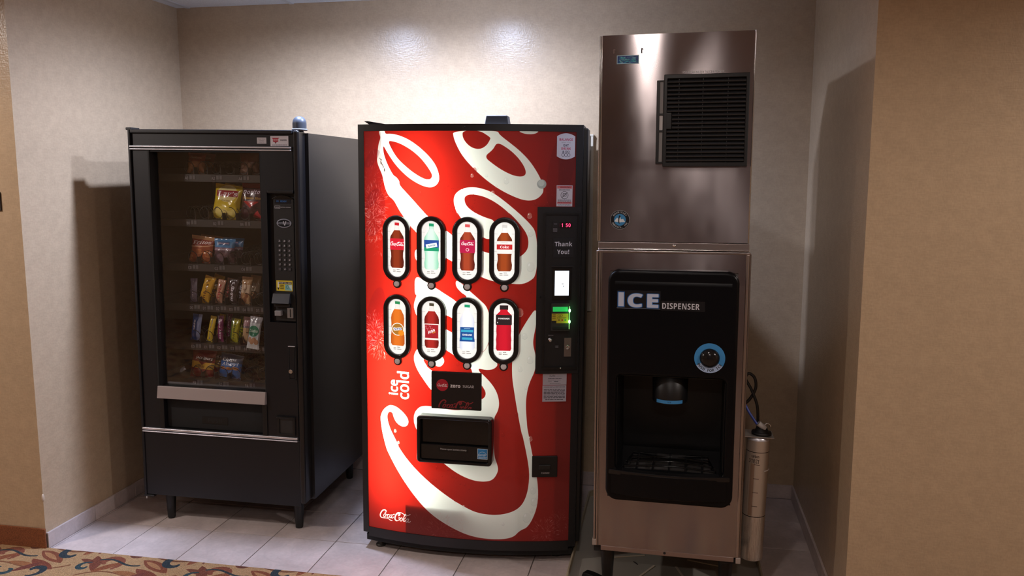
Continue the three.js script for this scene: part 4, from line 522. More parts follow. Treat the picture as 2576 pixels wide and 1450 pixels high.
  card('energy_sticker', pl, 0.100, 0.1435, -0.074, -0.0285, 0.042, printMat(180, 188, (g, w, h) => { g.fillStyle = '#cfe0ee'; g.fillRect(0, 0, w, h); g.fillStyle = '#2f86c9'; g.fillRect(8, 8, w - 16, h - 16); g.strokeStyle = '#cfe0ee'; g.lineWidth = 6; g.beginPath(); g.arc(90, 130, 74, Math.PI * 1.08, Math.PI * 1.92); g.stroke(); g.save(); g.translate(80, 108); g.rotate(-0.08); text(g, 'energy', 0, 0, 42, '#e4eef6', 'italic bold', 'serif'); g.restore(); text(g, '\u2605', 148, 96, 40, '#e4eef6'); g.fillStyle = '#cfe0ee'; g.fillRect(8, 144, w - 16, 6); text(g, 'ENERGY STAR', 90, 164, 22, '#d4e6f4', 'bold', 'sans-serif', 'center', 150); }), 'blue energy label', 0.0006);
  part('port_chrome', rspan(-0.15, 0.15, -0.0965, -0.0925, 0.03, 0.048, 0.002), std(0x8a8a90, 0.2, 1), port);
  // change return
  const ch = on('change_return', 0.812, 0.4385, rspan(-0.054, 0.054, -0.046, 0.046, -0.01, 0.008, 0.003), std(lin(0.006, 0.005, 0.006), 0.5), 0);
  part('cup', rspan(-0.026, 0.026, -0.012, 0.010, 0.0, 0.014, 0.004), std(lin(0.013, 0.013, 0.013), 0.5), ch);
  card('lettering', ch, -0.017, 0.022, -0.033, -0.022, 0.008, printMat(256, 72, (g, w, h) => { g.fillStyle = '#0d0b0c'; g.fillRect(0, 0, w, h); text(g, 'CHANGE', w / 2, h / 2, 58, '#b9b6ba'); }), undefined, 0.0006);
  // payment column
  const cp = part('payment_panel', curved(0.768, 0.944, 0.843, 1.536, -0.03, 0.010, 10), std(lin(0.0095, 0.0095, 0.012), 0.5), S);
  part('panel_rim', merge(curved(0.795, 0.803, 0.862, 1.512, 0.008, 0.016, 2), curved(0.932, 0.940, 0.862, 1.512, 0.008, 0.020, 2), curved(0.795, 0.94, 1.505, 1.513, 0.008, 0.016, 6), curved(0.795, 0.94, 0.862, 0.872, 0.008, 0.018, 6)), M_black, cp);
  part('screw', new THREE.SphereGeometry(0.004, 10, 6), M_chrome, cp, 0.872, 0.868, bulge(0.872) + 0.017); part('screw', new THREE.SphereGeometry(0.0045, 10, 6), M_matte, cp, 0.784, 1.167, bulge(0.784) + 0.011);
  const pc = (name, u0, u1, v0, v1, mat, label, off = 0.010, t = 0.002) => { const u = (u0 + u1) / 2, m = part(name, box(u1 - u0, v1 - v0, t), mat, cp, u, (v0 + v1) / 2, bulge(u) + off + t / 2 + 0.0008, label); m.rotation.y = slope(u); return m; };
  const led = (c) => canvas(160, 70, (g, w, h) => { g.fillStyle = c ? '#000' : '#1a0a10'; g.fillRect(0, 0, w, h); text(g, '1', 32, 37, 58, '#ff3a6a', 'bold', 'monospace'); text(g, '50', 108, 37, 58, '#ff3a6a', 'bold', 'monospace'); });
  pc('price_display', 0.858, 0.908, 1.4515, 1.4745, std(0xffffff, 0.3, 0, { map: led(0), emissive: 0xffffff, emissiveMap: led(1), emissiveIntensity: 2.6 }), 'red lit price digits');
  pc('small_print', 0.829, 0.851, 1.432, 1.474, printMat(96, 184, (g, w, h) => { g.fillStyle = '#1a1a20'; g.fillRect(0, 0, w, h); bars(g, 22, 16, 60, 2, 18, 9, '#62626c'); bars(g, 10, 110, 74, 3, 20, 12, '#8e8e98'); }));
  pc('thank_you', 0.832, 0.916, 1.33, 1.41, printMat(512, 488, (g, w, h) => { g.fillStyle = '#1a1b22'; g.fillRect(0, 0, w, h); text(g, 'Thank', w / 2, 150, 150, '#e4e8fa'); text(g, 'You!', w / 2, 345, 150, '#e4e8fa'); }), 'printed thank you sign');
  part('reader_brow', curved(0.828, 0.915, 1.293, 1.2965, 0.008, 0.022, 4), std(lin(0.03, 0.03, 0.036), 0.3), cp); part('reader_body', curved(0.833, 0.91, 1.155, 1.285, 0.008, 0.014, 4), M_gloss, cp);
  pc('reader_screen', 0.842, 0.9, 1.1735, 1.276, std(0xffffff, 0.3, 0, { emissive: 0xffffff, emissiveIntensity: 1.5, emissiveMap: canvas(128, 226, (g, w, h) => { g.fillStyle = '#eef4ff'; g.fillRect(0, 0, w, h); g.fillStyle = '#1a2030'; g.fillRect(62, 116, 18, 5); g.fillRect(76, 134, 5, 14); }), map: canvas(4, 4, (g) => { g.fillStyle = '#888'; g.fillRect(0, 0, 4, 4); }) }), 'white lit card reader screen', 0.0145);
  { const l = new THREE.RectAreaLight(0xe6efff, 1.6, 0.058, 0.10); l.position.set(0.871, 1.225, bulge(0.871) + 0.022); l.lookAt(0.871, 1.225, 1); S.add(l); l.lookAt(new THREE.Vector3(0.871, 1.225, 1).applyMatrix4(S.matrix)); }
  const vb = pc('bill_validator', 0.8285, 0.905, 1.028, 1.142, std(lin(0.028, 0.029, 0.031), 0.4), undefined, 0.008, 0.02);
  card('lcd', vb, -0.0325, 0.0295, 0.024, 0.0435, 0.010, std(lin(0.02, 0.3, 0.08), 0.4, 0, { emissive: lin(0.02, 0.5, 0.10), emissiveIntensity: 0.7 }), 'green lit display');
  card('pay_label', vb, -0.0365, 0.0325, -0.0245, 0.0155, 0.010, printMat(256, 150, (g, w, h) => { g.fillStyle = '#c9a930'; g.fillRect(0, 0, w, h); bars(g, 10, 12, 50, 3, 26, 14, '#6d5a1c'); g.strokeStyle = '#3a3010'; g.lineWidth = 4; g.beginPath(); g.ellipse(130, 30, 38, 20, 0, 0, 7); g.stroke(); text(g, '(((', 130, 30, 26, '#3a3010'); bars(g, 84, 62, 140, 1, 20, 11, '#4a3d12'); g.fillStyle = '#8e6a20'; g.fillRect(100, 88, 26, 26); g.fillStyle = '#b03424'; g.fillRect(150, 88, 26, 26); g.fillStyle = '#3c8a3c'; g.fillRect(198, 88, 26, 26); g.fillStyle = '#1d1d20'; g.fillRect(0, 112, 72, 38); }), 'yellow payment label');
  part('slot', rspan(-0.034, 0.034, -0.052, -0.038, 0.004, 0.0125, 0.003), M_matte, vb);
  part('light_bar', rspan(0.0345, 0.039, -0.05, 0.046, 0.004, 0.014, 0.002), std(lin(0.5, 0.55, 0.35), 0.4, 0, { emissive: lin(0.1, 0.5, 0.12), emissiveIntensity: 0.5 }), vb);
  for (const y of [0.028, -0.018]) { part('led', new THREE.SphereGeometry(0.0058, 14, 10).scale(0.8, 1.3, 1), std(0xffffff, 0.4, 0, { emissive: lin(0.35, 1, 0.42), emissiveIntensity: 4 }), vb, 0.037, y, 0.013, 'green lit lamp'); const p = new THREE.PointLight(lin(0.15, 1, 0.25), 0.0022); p.position.set(0.037, y, 0.026); p.castShadow = true; vb.add(p); }
  const cr = pc('coin_release', 0.819, 0.837, 0.978, 0.995, M_chrome, 'round chrome coin release'); cr.geometry = lathe([[0, 0.008], [0.006, 0.007], [0.0065, 0.003], [0.0095, 0.002], [0.0095, 0]], 24).rotateX(Math.PI / 2);
  pc('small_print', 0.818, 0.841, 1.0, 1.011, printMat(96, 46, (g, w, h) => { g.fillStyle = '#141418'; g.fillRect(0, 0, w, h); text(g, 'COIN RETURN', 48, 23, 22, '#8e8e98', 'bold', 'sans-serif', 'center', 88); }));
  pc('small_print', 0.846, 0.864, 0.953, 0.964, printMat(96, 56, (g, w, h) => { g.fillStyle = '#141418'; g.fillRect(0, 0, w, h); text(g, 'INSERT', 48, 16, 22, '#a0a0aa'); text(g, 'COINS', 48, 40, 22, '#a0a0aa'); }));
  const lp = pc('lock_plate', 0.8842, 0.9135, 0.9165, 0.9955, std(0x8e8480, 0.38, 0.75), 'brushed metal lock plate', 0.010, 0.004); part('lock', lathe([[0, 0.001], [0.004, 0.001], [0.005, 0.005], [0.009, 0.005], [0.0095, 0]], 24).rotateX(Math.PI / 2), M_chrome, lp, 0, 0, 0.002);
  // stickers
  const sk = (u0, u1, v0, v1, mat, label, off) => { const u = (u0 + u1) / 2, m = part('sticker', box(u1 - u0, v1 - v0, 0.0008), mat, S, u, (v0 + v1) / 2, bulge(u) + (off ?? 0.0016), label); m.rotation.y = slope(u); return m; };
  const bs = new THREE.Shape(); bs.moveTo(-0.037, -0.04); bs.quadraticCurveTo(0, -0.064, 0.037, -0.04); bs.lineTo(0.037, 0.04); bs.quadraticCurveTo(0, 0.064, -0.037, 0.04); bs.closePath();
  const bal = part('sticker', planarUV(extrude(bs, 0.001)), printMat(256, 364, (g, w, h) => { g.fillStyle = '#d3d6e6'; g.fillRect(0, 0, w, h); text(g, 'BALANCE', w / 2, 88, 44, '#b31f55'); text(g, 'WHAT YOU', w / 2, 128, 26, '#8a8ea2', 'normal'); text(g, 'EAT', w / 2, 168, 44, '#27294a'); text(g, 'DRINK', w / 2, 214, 44, '#b31f55'); text(g, '& DO', w / 2, 258, 42, '#27294a'); g.strokeStyle = '#27294a'; g.lineWidth = 5; for (const x of [88, 128, 168]) { g.beginPath(); g.arc(x, 302, 20, 0, 7); g.stroke(); } }), S, 0.876, 1.780, bulge(0.876) + 0.001, 'white badge-shaped sticker with red and navy words'); bal.rotation.y = slope(0.876);
  sk(0.841, 0.9065, 1.5385, 1.6235, printMat(256, 332, (g, w, h) => { g.fillStyle = '#d8d8e4'; g.fillRect(0, 0, w, h); g.fillStyle = '#d9787f'; g.fillRect(8, 6, w - 16, 44); text(g, '\u26A0 WARNING', w / 2, 28, 34, '#7c1c28'); bars(g, 40, 60, 176, 2, 16, 8, '#77777f'); g.strokeStyle = '#2a2a34'; g.lineWidth = 6; g.beginPath(); g.arc(128, 154, 58, 0, 7); g.stroke(); g.lineWidth = 7; g.strokeRect(104, 130, 50, 40); g.beginPath(); g.moveTo(86, 196); g.lineTo(170, 112); g.stroke(); bars(g, 20, 226, 216, 2, 16, 9, '#55555f'); g.fillStyle = '#d9787f'; g.fillRect(12, 260, w - 24, 30); bars(g, 24, 270, 206, 1, 12, 9, '#8c2a36'); bars(g, 30, 300, 196, 2, 12, 6, '#77777f'); }), 'white and red warning sticker');
  sk(0.7975, 0.898, 0.7935, 0.842, printMat(400, 194, (g, w, h) => { g.fillStyle = '#b9b7c6'; g.fillRect(0, 0, w, h); script(g, 110, 22, 104, '#55535f'); bars(g, 225, 40, 110, 1, 10, 8, '#8a8896'); bars(g, 90, 82, 230, 1, 10, 11, '#5a5866'); bars(g, 90, 108, 210, 1, 10, 8, '#7a7886'); bars(g, 90, 132, 60, 1, 10, 8, '#7a7886'); bars(g, 190, 128, 70, 1, 10, 12, '#4a4856'); bars(g, 120, 166, 180, 1, 10, 8, '#7a7886'); }), 'small grey service sticker under the payment column', 0.003);
  sk(0.797, 0.8975, 0.7215, 0.7915, printMat(400, 278, (g, w, h) => { g.fillStyle = '#bdbccd'; g.fillRect(0, 0, w, h); text(g, 'ATTENTION DEBIT and CREDIT CARD USERS', w / 2, 30, 22, '#33323e', 'bold', 'sans-serif', 'center', 360); bars(g, 22, 64, 356, 7, 24, 11, '#4a4956'); bars(g, 50, 238, 300, 1, 20, 11, '#4a4956'); }), 'text notice about card payment', 0.003);
}
{
  const t = thing('antenna_box', 'small dark tapered antenna box on top of the red drinks machine', 'antenna');
  placeIn(COKE, t, 0.5815, 1.869, -0.075);
  const g = new RoundedBoxGeometry(0.1, 0.038, 0.075, 4, 0.004).translate(0, 0.019, 0), p = g.attributes.position; for (let i = 0; i < p.count; i++) { const k = 1 - 0.12 * p.getY(i) / 0.038; p.setX(i, p.getX(i) * k); p.setZ(i, p.getZ(i) * k); } g.computeVertexNormals();
  part('case', g, std(lin(0.03, 0.035, 0.045), 0.5), t);
}

// ---------- ice dispenser with ice maker on top ----------
// sheet of thin steel with the slow waves of a real panel, front face at z = 0
function sheet(u0, u1, v0, v1, wave, t = 0.004, hole) {
  const w = u1 - u0, h = v1 - v0;
  let g;
  if (!hole) { g = new THREE.BoxGeometry(w, h, t, 30, 44, 1).translate((u0 + u1) / 2, (v0 + v1) / 2, -t / 2); }
  else {
    const parts = [], [a, b, c, d] = hole; // rectangles around a cut-out
    for (const [x0, x1, y0, y1, n, m] of [[u0, u1, d, v1, 30, 4], [u0, u1, v0, c, 30, 10], [u0, a, c, d, 3, 34], [b, u1, c, d, 3, 34]]) parts.push(new THREE.BoxGeometry(x1 - x0, y1 - y0, t, n, m, 1).translate((x0 + x1) / 2, (y0 + y1) / 2, -t / 2));
    g = merge(...parts);
  }
  const p = g.attributes.position; for (let i = 0; i < p.count; i++) p.setZ(i, p.getZ(i) + wave((p.getX(i) - u0) / w, (p.getY(i) - v0) / h));
  if (!hole) g.computeVertexNormals(); else { // smooth normals from the wave itself
    const n = g.attributes.normal; for (let i = 0; i < p.count; i++) if (n.getZ(i) > 0.9) { const a = (p.getX(i) - u0) / w, b = (p.getY(i) - v0) / h, e = 0.002, dx = (wave(a + e, b) - wave(a - e, b)) / (2 * e * w), dy = (wave(a, b + e) - wave(a, b - e)) / (2 * e * h), l = Math.hypot(dx, dy, 1); n.setXYZ(i, -dx / l, -dy / l, 1 / l); }
  }
  const uv = []; for (let i = 0; i < p.count; i++) uv.push((p.getX(i) - u0) / w, (p.getY(i) - v0) / h * (h / w) * 0.5); g.setAttribute('uv', new THREE.Float32BufferAttribute(uv, 2)); return g;
}
const M_nero = std(lin(0.0028, 0.0032, 0.0045), 0.3, 0, { specularIntensity: 0.4 }), M_moldMat = std(lin(0.0025, 0.0025, 0.003), 0.45);
const disp = pose(thing('ice_dispenser', 'stainless steel ice dispenser cabinet with black moulded front on tapered legs', 'ice dispenser'), ICE);
{
  const S = disp, W = 0.561;
  const mu0 = 0.047, mu1 = 0.522, mv0 = 0.413, mv1 = 1.308;
  part('cabinet', merge(span(0.004, W - 0.004, 0.205, 0.5, -0.76, -0.012), span(0.004, 0.05, 0.5, 1.372, -0.76, -0.012), span(W - 0.045, W - 0.004, 0.5, 1.372, -0.76, -0.012), span(0.05, W - 0.045, 0.5, 1.372, -0.76, -0.30), span(0.05, W - 0.045, 0.905, 1.372, -0.30, -0.012)), std(lin(0.36, 0.34, 0.33), 0.45, 0.8), S);
  part('front_sheet', sheet(0.022, W - 0.018, 0.214, 1.37, (a, b) => 0.0022 * Math.sin(Math.PI * a) * Math.cos(7.2 * b + 0.6), 0.004, [mu0 + 0.006, mu1 - 0.006, mv0 + 0.006, mv1 - 0.006]), M_steel, S);
  // the sheet's cut-out has rounded corners: corner gussets
  const gus = (cx, cy, sx, sy) => { const s = new THREE.Shape(), r = 0.045; s.moveTo(0, 0); s.lineTo(r, 0); s.absarc(r, r, r, -Math.PI / 2, -Math.PI, true); s.closePath(); const g = extrude(s, 0.003); g.scale(sx, sy, 1); if (sx * sy < 0) { const q = g.index ? g.toNonIndexed() : g, p = q.attributes.position, n = p.count; for (let i = 0; i < n; i += 3) { const t = [p.getX(i + 1), p.getY(i + 1), p.getZ(i + 1)]; p.setXYZ(i + 1, p.getX(i + 2), p.getY(i + 2), p.getZ(i + 2)); p.setXYZ(i + 2, ...t); } q.computeVertexNormals(); return q.translate(cx, cy, -0.003); } return g.translate(cx, cy, -0.003); };
  for (const x of [0, 0.009]) part('corner_trim', rspan(x, x + 0.0075, 0.212, 1.376, -0.03, 0.003 - x * 0.2, 0.003), M_steelEdge, S, 0, 0, 0, 'folded bright edge');
  part('corner_trim', rspan(0.0165, 0.0225, 0.212, 1.374, -0.03, 0.0005, 0.002), std(lin(0.30, 0.27, 0.26), 0.35, 1), S);
  part('corner_trim', rspan(W - 0.019, W - 0.006, 0.212, 1.372, -0.03, 0.002, 0.005), M_steelEdge, S, 0, 0, 0, 'folded bright edge'); part('corner_trim', rspan(W - 0.007, W, 0.212, 1.372, -0.03, -0.003, 0.003), std(lin(0.24, 0.2, 0.18), 0.4, 1), S);
  part('top_trim', rspan(0.005, W - 0.004, 1.3685, 1.378, -0.03, 0.003, 0.003), M_steelEdge, S, 0, 0, 0, 'bent bright top edge');
  const sk = part('skirt', rspan(0.03, W - 0.025, 0.194, 0.214, -0.012, 0.001, 0.002), std(lin(0.38, 0.30, 0.28), 0.45, 0.9), S); part('hole', cyl(0.005, 0.005, 0.002, 16).rotateX(Math.PI / 2), M_matte, sk, 0.277, 0.206, 0.0012);
  part('corner_clip', merge(rspan(-0.004, 0.012, 0.212, 0.238, -0.03, 0.004, 0.004), rspan(W - 0.018, W, 0.19, 0.214, -0.03, 0.003, 0.003)), std(0xa79a92, 0.5), S, 0, 0, 0, 'pale corner clip');
  part('bottom_frame', merge(span(0.002, 0.04, 0.185, 0.21, -0.75, -0.01), span(W - 0.04, W - 0.002, 0.185, 0.21, -0.75, -0.01), span(0.04, W - 0.04, 0.188, 0.205, -0.75, -0.014)), M_matte, S);
  for (const [u, d] of [[0.052, -0.055], [0.508, -0.055], [0.052, -0.70], [0.508, -0.70]]) { const l = part('leg', lathe([[0, 0.002], [0.0155, 0.002], [0.018, 0.008], [0.0275, 0.17], [0.0275, 0.19], [0, 0.19]], 24), M_black, S, u, u > 0.3 ? -0.001 : 0, d); }
  // black moulding
  const mold = part('black_moulding', (() => { const s = roundRect(mu1 - mu0, mv1 - mv0, 0.045); s.holes.push(new THREE.Path(roundRect(0.40, 0.375, 0.02).getPoints(10).map((q) => new THREE.Vector2(q.x, q.y - 0.1405)).reverse())); return extrude(s, 0.026, 0.012, 5, 16); })(), M_nero, S, (mu0 + mu1) / 2, (mv0 + mv1) / 2, -0.012);
  part('top_bevel', (() => { const s = new THREE.Shape(); s.moveTo(0, 0); s.lineTo(0.036, 0.0); s.quadraticCurveTo(0.034, 0.03, 0.010, 0.047); s.lineTo(0, 0.047); return extrude(s, 0.422, 0.004, 3).rotateY(-Math.PI / 2); })(), M_nero, mold, 0.211, 0.392, 0.004);
  part('recess', merge(span(-0.2, 0.2, -0.335, 0.055, -0.29, -0.28), span(-0.204, -0.198, -0.335, 0.055, -0.285, 0.02), span(0.198, 0.204, -0.335, 0.055, -0.285, 0.02), span(-0.2, 0.2, 0.043, 0.05, -0.285, 0.02)), M_moldMat, mold);
  // drip sill and tray, bowed to the front
  const sill = (() => { const s = new THREE.Shape(); s.moveTo(-0.225, -0.27); s.lineTo(-0.225, 0.03); s.quadraticCurveTo(0, 0.085, 0.225, 0.03); s.lineTo(0.225, -0.27); s.closePath(); const h = new THREE.Path(); const pts = [[-0.15, -0.2], [0.15, -0.2], [0.185, 0.0], [0.1, 0.025], [0, 0.032], [-0.1, 0.025], [-0.185, 0.0]].reverse(); pts.forEach(([x, y], i) => i ? h.lineTo(x, y) : h.moveTo(x, y)); h.closePath(); s.holes.push(h); return extrude(s, 0.012, 0.004, 3).rotateX(Math.PI / 2); })();
  const sl = part('drip_sill', sill, M_gloss, mold, 0, -0.332, 0); sl.geometry.scale(1, 1, 1); sl.rotation.x = 0; sl.position.set(0, -0.326, 0.012);
  part('sill_front', (() => { const s = new THREE.Shape(); s.moveTo(-0.214, 0); s.lineTo(-0.214, 0.03); s.quadraticCurveTo(0, 0.083, 0.214, 0.03); s.lineTo(0.214, 0); s.closePath(); return extrude(s, 0.078, 0.008, 4).rotateX(Math.PI / 2); })(), M_nero, mold, 0, -0.334, 0.014);
  part('tray_well', merge(span(-0.19, 0.19, -0.40, -0.39, -0.2, 0.03)), M_moldMat, mold);
  for (let i = 0; i < 5; i++) part('tray_rib', rspan(-0.125 + i * 0.0625 - 0.004, -0.125 + i * 0.0625 + 0.004, -0.348, -0.336, -0.2, 0.035, 0.002), M_black, mold);
  for (let i = 0; i < 3; i++) part('tray_rib', tube([[-0.15 - i * 0.012, -0.338, -0.16 + i * 0.055], [0, -0.338, -0.19 + i * 0.055], [0.15 + i * 0.012, -0.338, -0.16 + i * 0.055]], 0.0045, 20, 6), M_gloss, mold);
  // spout with blue label
  const sp = part('spout', lathe([[0.062, 0], [0.066, 0.004], [0.068, 0.115], [0, 0.115]], 36), M_black, mold, -0.003, -0.068, -0.06);
  part('spout_label', (() => { const g = new THREE.CylinderGeometry(0.0685, 0.0685, 0.013, 32, 1, true, -0.78, 1.56), q = g; return q; })(), printMat(512, 64, (g, w, h) => { g.fillStyle = '#3f8fce'; g.fillRect(0, 0, w, h); text(g, 'ICE', w / 2, h / 2 + 2, 40, '#1d3a5c'); }, 0.4, { side: THREE.DoubleSide }), sp, 0, 0.012, 0, 'blue curved label');
  // push button
  const bt = part('button_ring', planarUV(extrude((() => { const s = new THREE.Shape(); s.absarc(0, 0, 0.0555, 0, Math.PI * 2); const h = new THREE.Path(); h.absarc(0, 0, 0.036, 0, Math.PI * 2, true); s.holes.push(h); return s; })(), 0.002, 0, 1, 48)), printMat(512, 512, (g, w, h) => { g.fillStyle = '#3f8fce'; g.fillRect(0, 0, w, h); g.fillStyle = '#a8bfe2'; g.beginPath(); g.moveTo(256, 256); g.arc(256, 256, 260, 0.55, Math.PI - 0.55); g.fill(); const s = 'PUSH FOR ICE'; g.font = 'bold 62px sans-serif'; g.textAlign = 'center'; g.textBaseline = 'middle'; for (let i = 0; i < s.length; i++) { const a = Math.PI / 2 + (5.5 - i) * 0.185; g.save(); g.translate(256 + 212 * Math.cos(a), 256 + 212 * Math.sin(a)); g.rotate(a - Math.PI / 2); g.fillStyle = '#14181f'; g.fillText(s[i], 0, 0); g.restore(); } }, 0.4), mold, 0.424 - (mu0 + mu1) / 2, 0.988 - (mv0 + mv1) / 2, 0.038, 'blue ring reading push for ice');
  part('push_button', lathe([[0, 0.02], [0.012, 0.0195], [0.024, 0.016], [0.033, 0.008], [0.0355, 0]], 36).rotateX(Math.PI / 2), M_gloss, bt, 0, 0, 0.001);
  // lettering cut as raised film
  const word = (name, u0, u1, v0, v1, draw, label) => card(name, mold, u0 - (mu0 + mu1) / 2, u1 - (mu0 + mu1) / 2, v0 - (mv0 + mv1) / 2, v1 - (mv0 + mv1) / 2, 0.038, printMat(512, Math.round(512 * (v1 - v0) / (u1 - u0)), draw, 0.35), label, 0.0006);
  word('ice_lettering', 0.081, 0.2415, 1.163, 1.231, (g, w, h) => { g.fillStyle = '#0d1118'; g.fillRect(0, 0, w, h); g.font = 'bold 214px sans-serif'; g.textBaseline = 'alphabetic'; g.textAlign = 'left'; g.lineJoin = 'round'; const put = (s, x, sx) => { g.save(); g.translate(x, h - 24); g.scale(sx, 1); g.strokeStyle = '#2f6cb4'; g.lineWidth = 24; g.strokeText(s, 0, 0); g.fillStyle = '#c3cee4'; g.strokeStyle = '#c3cee4'; g.lineWidth = 10; g.strokeText(s, 0, 0); g.fillText(s, 0, 0); g.restore(); }; for (const [q, c] of [[0, '#2f6cb4'], [10, '#c3cee4']]) { g.fillStyle = c; g.fillRect(8 + q, 14 + q, 84 - 2 * q, h - 30 - 2 * q); } put('C', 120, 1.36); put('E', 338, 1.34); g.fillStyle = '#9fb0cc'; g.fillRect(0, h - 6, w, 3); }, 'large white and blue ICE lettering');
  word('dispenser_lettering', 0.2437, 0.402, 1.1595, 1.196, (g, w, h) => { g.fillStyle = '#0c0e13'; g.fillRect(0, 0, w, h); g.save(); g.translate(6, h / 2 + 3); g.scale(0.86, 1); text(g, 'DISPENSER', 0, 0, 98, '#cfd0da', 'bold', 'sans-serif', 'left', 572); g.restore(); }, 'white DISPENSER lettering');
}
const maker = pose(thing('ice_maker', 'boxy stainless ice maker head with black vent grille, standing on the dispenser', 'ice maker'), ICE);
{
  const S = maker, u0 = 0.0015, u1 = 0.5505, v0 = 1.4105, v1 = 2.1575, D = -0.005;
  part('body', span(u0 + 0.003, u1 - 0.003, 1.3795, v1 - 0.002, -0.70, D - 0.02), std(lin(0.36, 0.34, 0.33), 0.4, 0.85), S);
  const q = (b) => 0.9 * Math.sin(2.6 * (1 - b) + 0.1) * (1 - b < 0.62 ? 1 : 0.5) - 1.5 * Math.pow(Math.max(0, 0.38 - b) / 0.38, 1.4) - 0.15;
  const wave = (a, b) => 0.0042 * Math.sin(Math.PI * a) * q(b) + 0.0016 * Math.sin(2 * Math.PI * a) * Math.sin(3.1 * b), off = (u, v) => D + 0.0012 + wave((u - u0 - 0.011) / (u1 - u0 - 0.015), (v - v0) / (v1 - v0));
  part('front_door', sheet(u0 + 0.011, u1 - 0.004, v0, v1, wave, 0.016), M_steel, S, 0, 0, D);
  part('edge_trim', rspan(u0, u0 + 0.006, v0, v1, -0.04, D + 0.001, 0.0028), M_chrome, S, 0, 0, 0, 'bright vertical edge'); part('edge_trim', rspan(u0 + 0.0065, u0 + 0.0115, v0, v1, -0.04, D + 0.002, 0.0024), M_chrome, S, 0, 0, 0, 'bright vertical edge'); part('edge_trim', rspan(u1 - 0.005, u1, v0, v1 + 0.001, -0.04, D + 0.003, 0.0024), M_chrome, S, 0, 0, 0, 'bright vertical edge');
  const bs = part('base_strip', rspan(u0 + 0.004, u1 + 0.002, 1.3835, 1.408, -0.04, -0.008, 0.002), M_steelEdge, S);
  part('screw', lathe([[0, 0.005], [0.004, 0.004], [0.006, 0.001], [0.006, 0]], 16).rotateX(Math.PI / 2), M_chrome, bs, 0.2853, 1.397, -0.008); part('strip_lip', rspan(u0 + 0.004, u1 + 0.002, 1.380, 1.3845, -0.03, -0.001, 0.002), M_chrome, bs);
  // vent grille
  const gu0 = 0.2365, gu1 = 0.533, gv0 = 1.6855, gv1 = 2.0115, gr = part('grille_frame', (() => { const s = roundRect(gu1 - gu0, gv1 - gv0, 0.003); s.holes.push(holeOf(roundRect(0.272, 0.296, 0.002))); return extrude(s, 0.014, 0.002, 2); })(), M_black, S, (gu0 + gu1) / 2, (gv0 + gv1) / 2, D + 0.005);
  part('grille_back', box(0.274, 0.298, 0.003), M_matte, gr, 0, 0, 0.0015);
  for (let i = 0; i < 20; i++) { const y = 0.138 - i * 0.0146; const s = part('slat', i > 7 && i < 12 ? rspan(-0.118, 0.136, -0.0026, 0.0026, -0.007, 0.006, 0.001, 1) : rspan(-0.136, 0.136, -0.0026, 0.0026, -0.007, 0.006, 0.001, 1), std(lin(0.028, 0.029, 0.033), 0.45), gr, 0, y, 0.011); s.rotation.x = 0.5; }
  for (const x of [-0.095, -0.0117, 0.075]) part('rib', span(x - 0.0012, x + 0.0012, -0.148, 0.148, 0.002, 0.010), M_black, gr);
  part('latch', rspan(-0.14, -0.119, -0.03, 0.03, 0.002, 0.016, 0.003), M_black, gr);
  // filter drawn out a little on the left
  const ff = part('filter_frame', (() => { const s = roundRect(0.036, 0.296, 0.002); for (const [y, h] of [[0.087, 0.112], [-0.002, 0.052], [-0.088, 0.106]]) s.holes.push(new THREE.Path(roundRect(0.012, h, 0.002).getPoints(8).map((p) => new THREE.Vector2(p.x - 0.001, p.y + y)).reverse())); return extrude(s, 0.007, 0.001, 2); })(), M_black, S, 0.229, 1.8445, D + 0.0045);
  for (const [y, h] of [[0.087, 0.112], [-0.002, 0.052], [-0.088, 0.106]]) part('filter_mesh', box(0.012, h, 0.002), std(y === -0.002 ? 0xdadada : 0x9a9a9a, 0.8), ff, -0.001, y, 0.0035, 'pale filter mesh');
  // labels
  const w = (name, a, b, c, d, wpx, draw, label, rough = 0.4) => card(name, S, a, b, c, d, off((a + b) / 2, (c + d) / 2), printMat(wpx, Math.round(wpx * (d - c) / (b - a)), draw, rough), label, 0.0008);
  const font = await new FontLoader().loadAsync('fonts/droid/droid_sans_bold.typeface.json'), tg = new TextGeometry('! CLEAN AIR FILTER TWICE A MONTH', { font, size: 0.0072, depth: 0.0008, curveSegments: 3 }); tg.computeBoundingBox(); tg.scale(0.147 / (tg.boundingBox.max.x - tg.boundingBox.min.x), 1, 1);
  part('filter_lettering', tg, std(0xdedee2, 0.4), S, 0.297, 2.016, off(0.37, 2.02) + 0.0005, 'white lettering above the grille');
  const hl = w('foil_label', 0.065, 0.1445, 2.055, 2.0855, 256, (g, ww, h) => { g.fillStyle = '#b4dff0'; g.fillRect(0, 0, ww, h); g.fillStyle = '#153f8a'; g.fillRect(8, 8, ww - 16, h - 16); for (let k = 0; k < 90; k++) { g.fillStyle = ['#27c9d6', '#5fe6d8', '#b9f3ea', '#1a62b8', '#0d2f6a'][k % 5]; g.globalAlpha = 0.7; g.fillRect(10 + rnd() * (ww - 60), 12 + rnd() * (h - 26), 20 + rnd() * 36, 3 + rnd() * 5); } g.globalAlpha = 1; }, 'turquoise and blue foil label', 0.2);
  const rs = new THREE.Shape(); rs.absarc(0, 0, 0.0355, 0, Math.PI * 2);
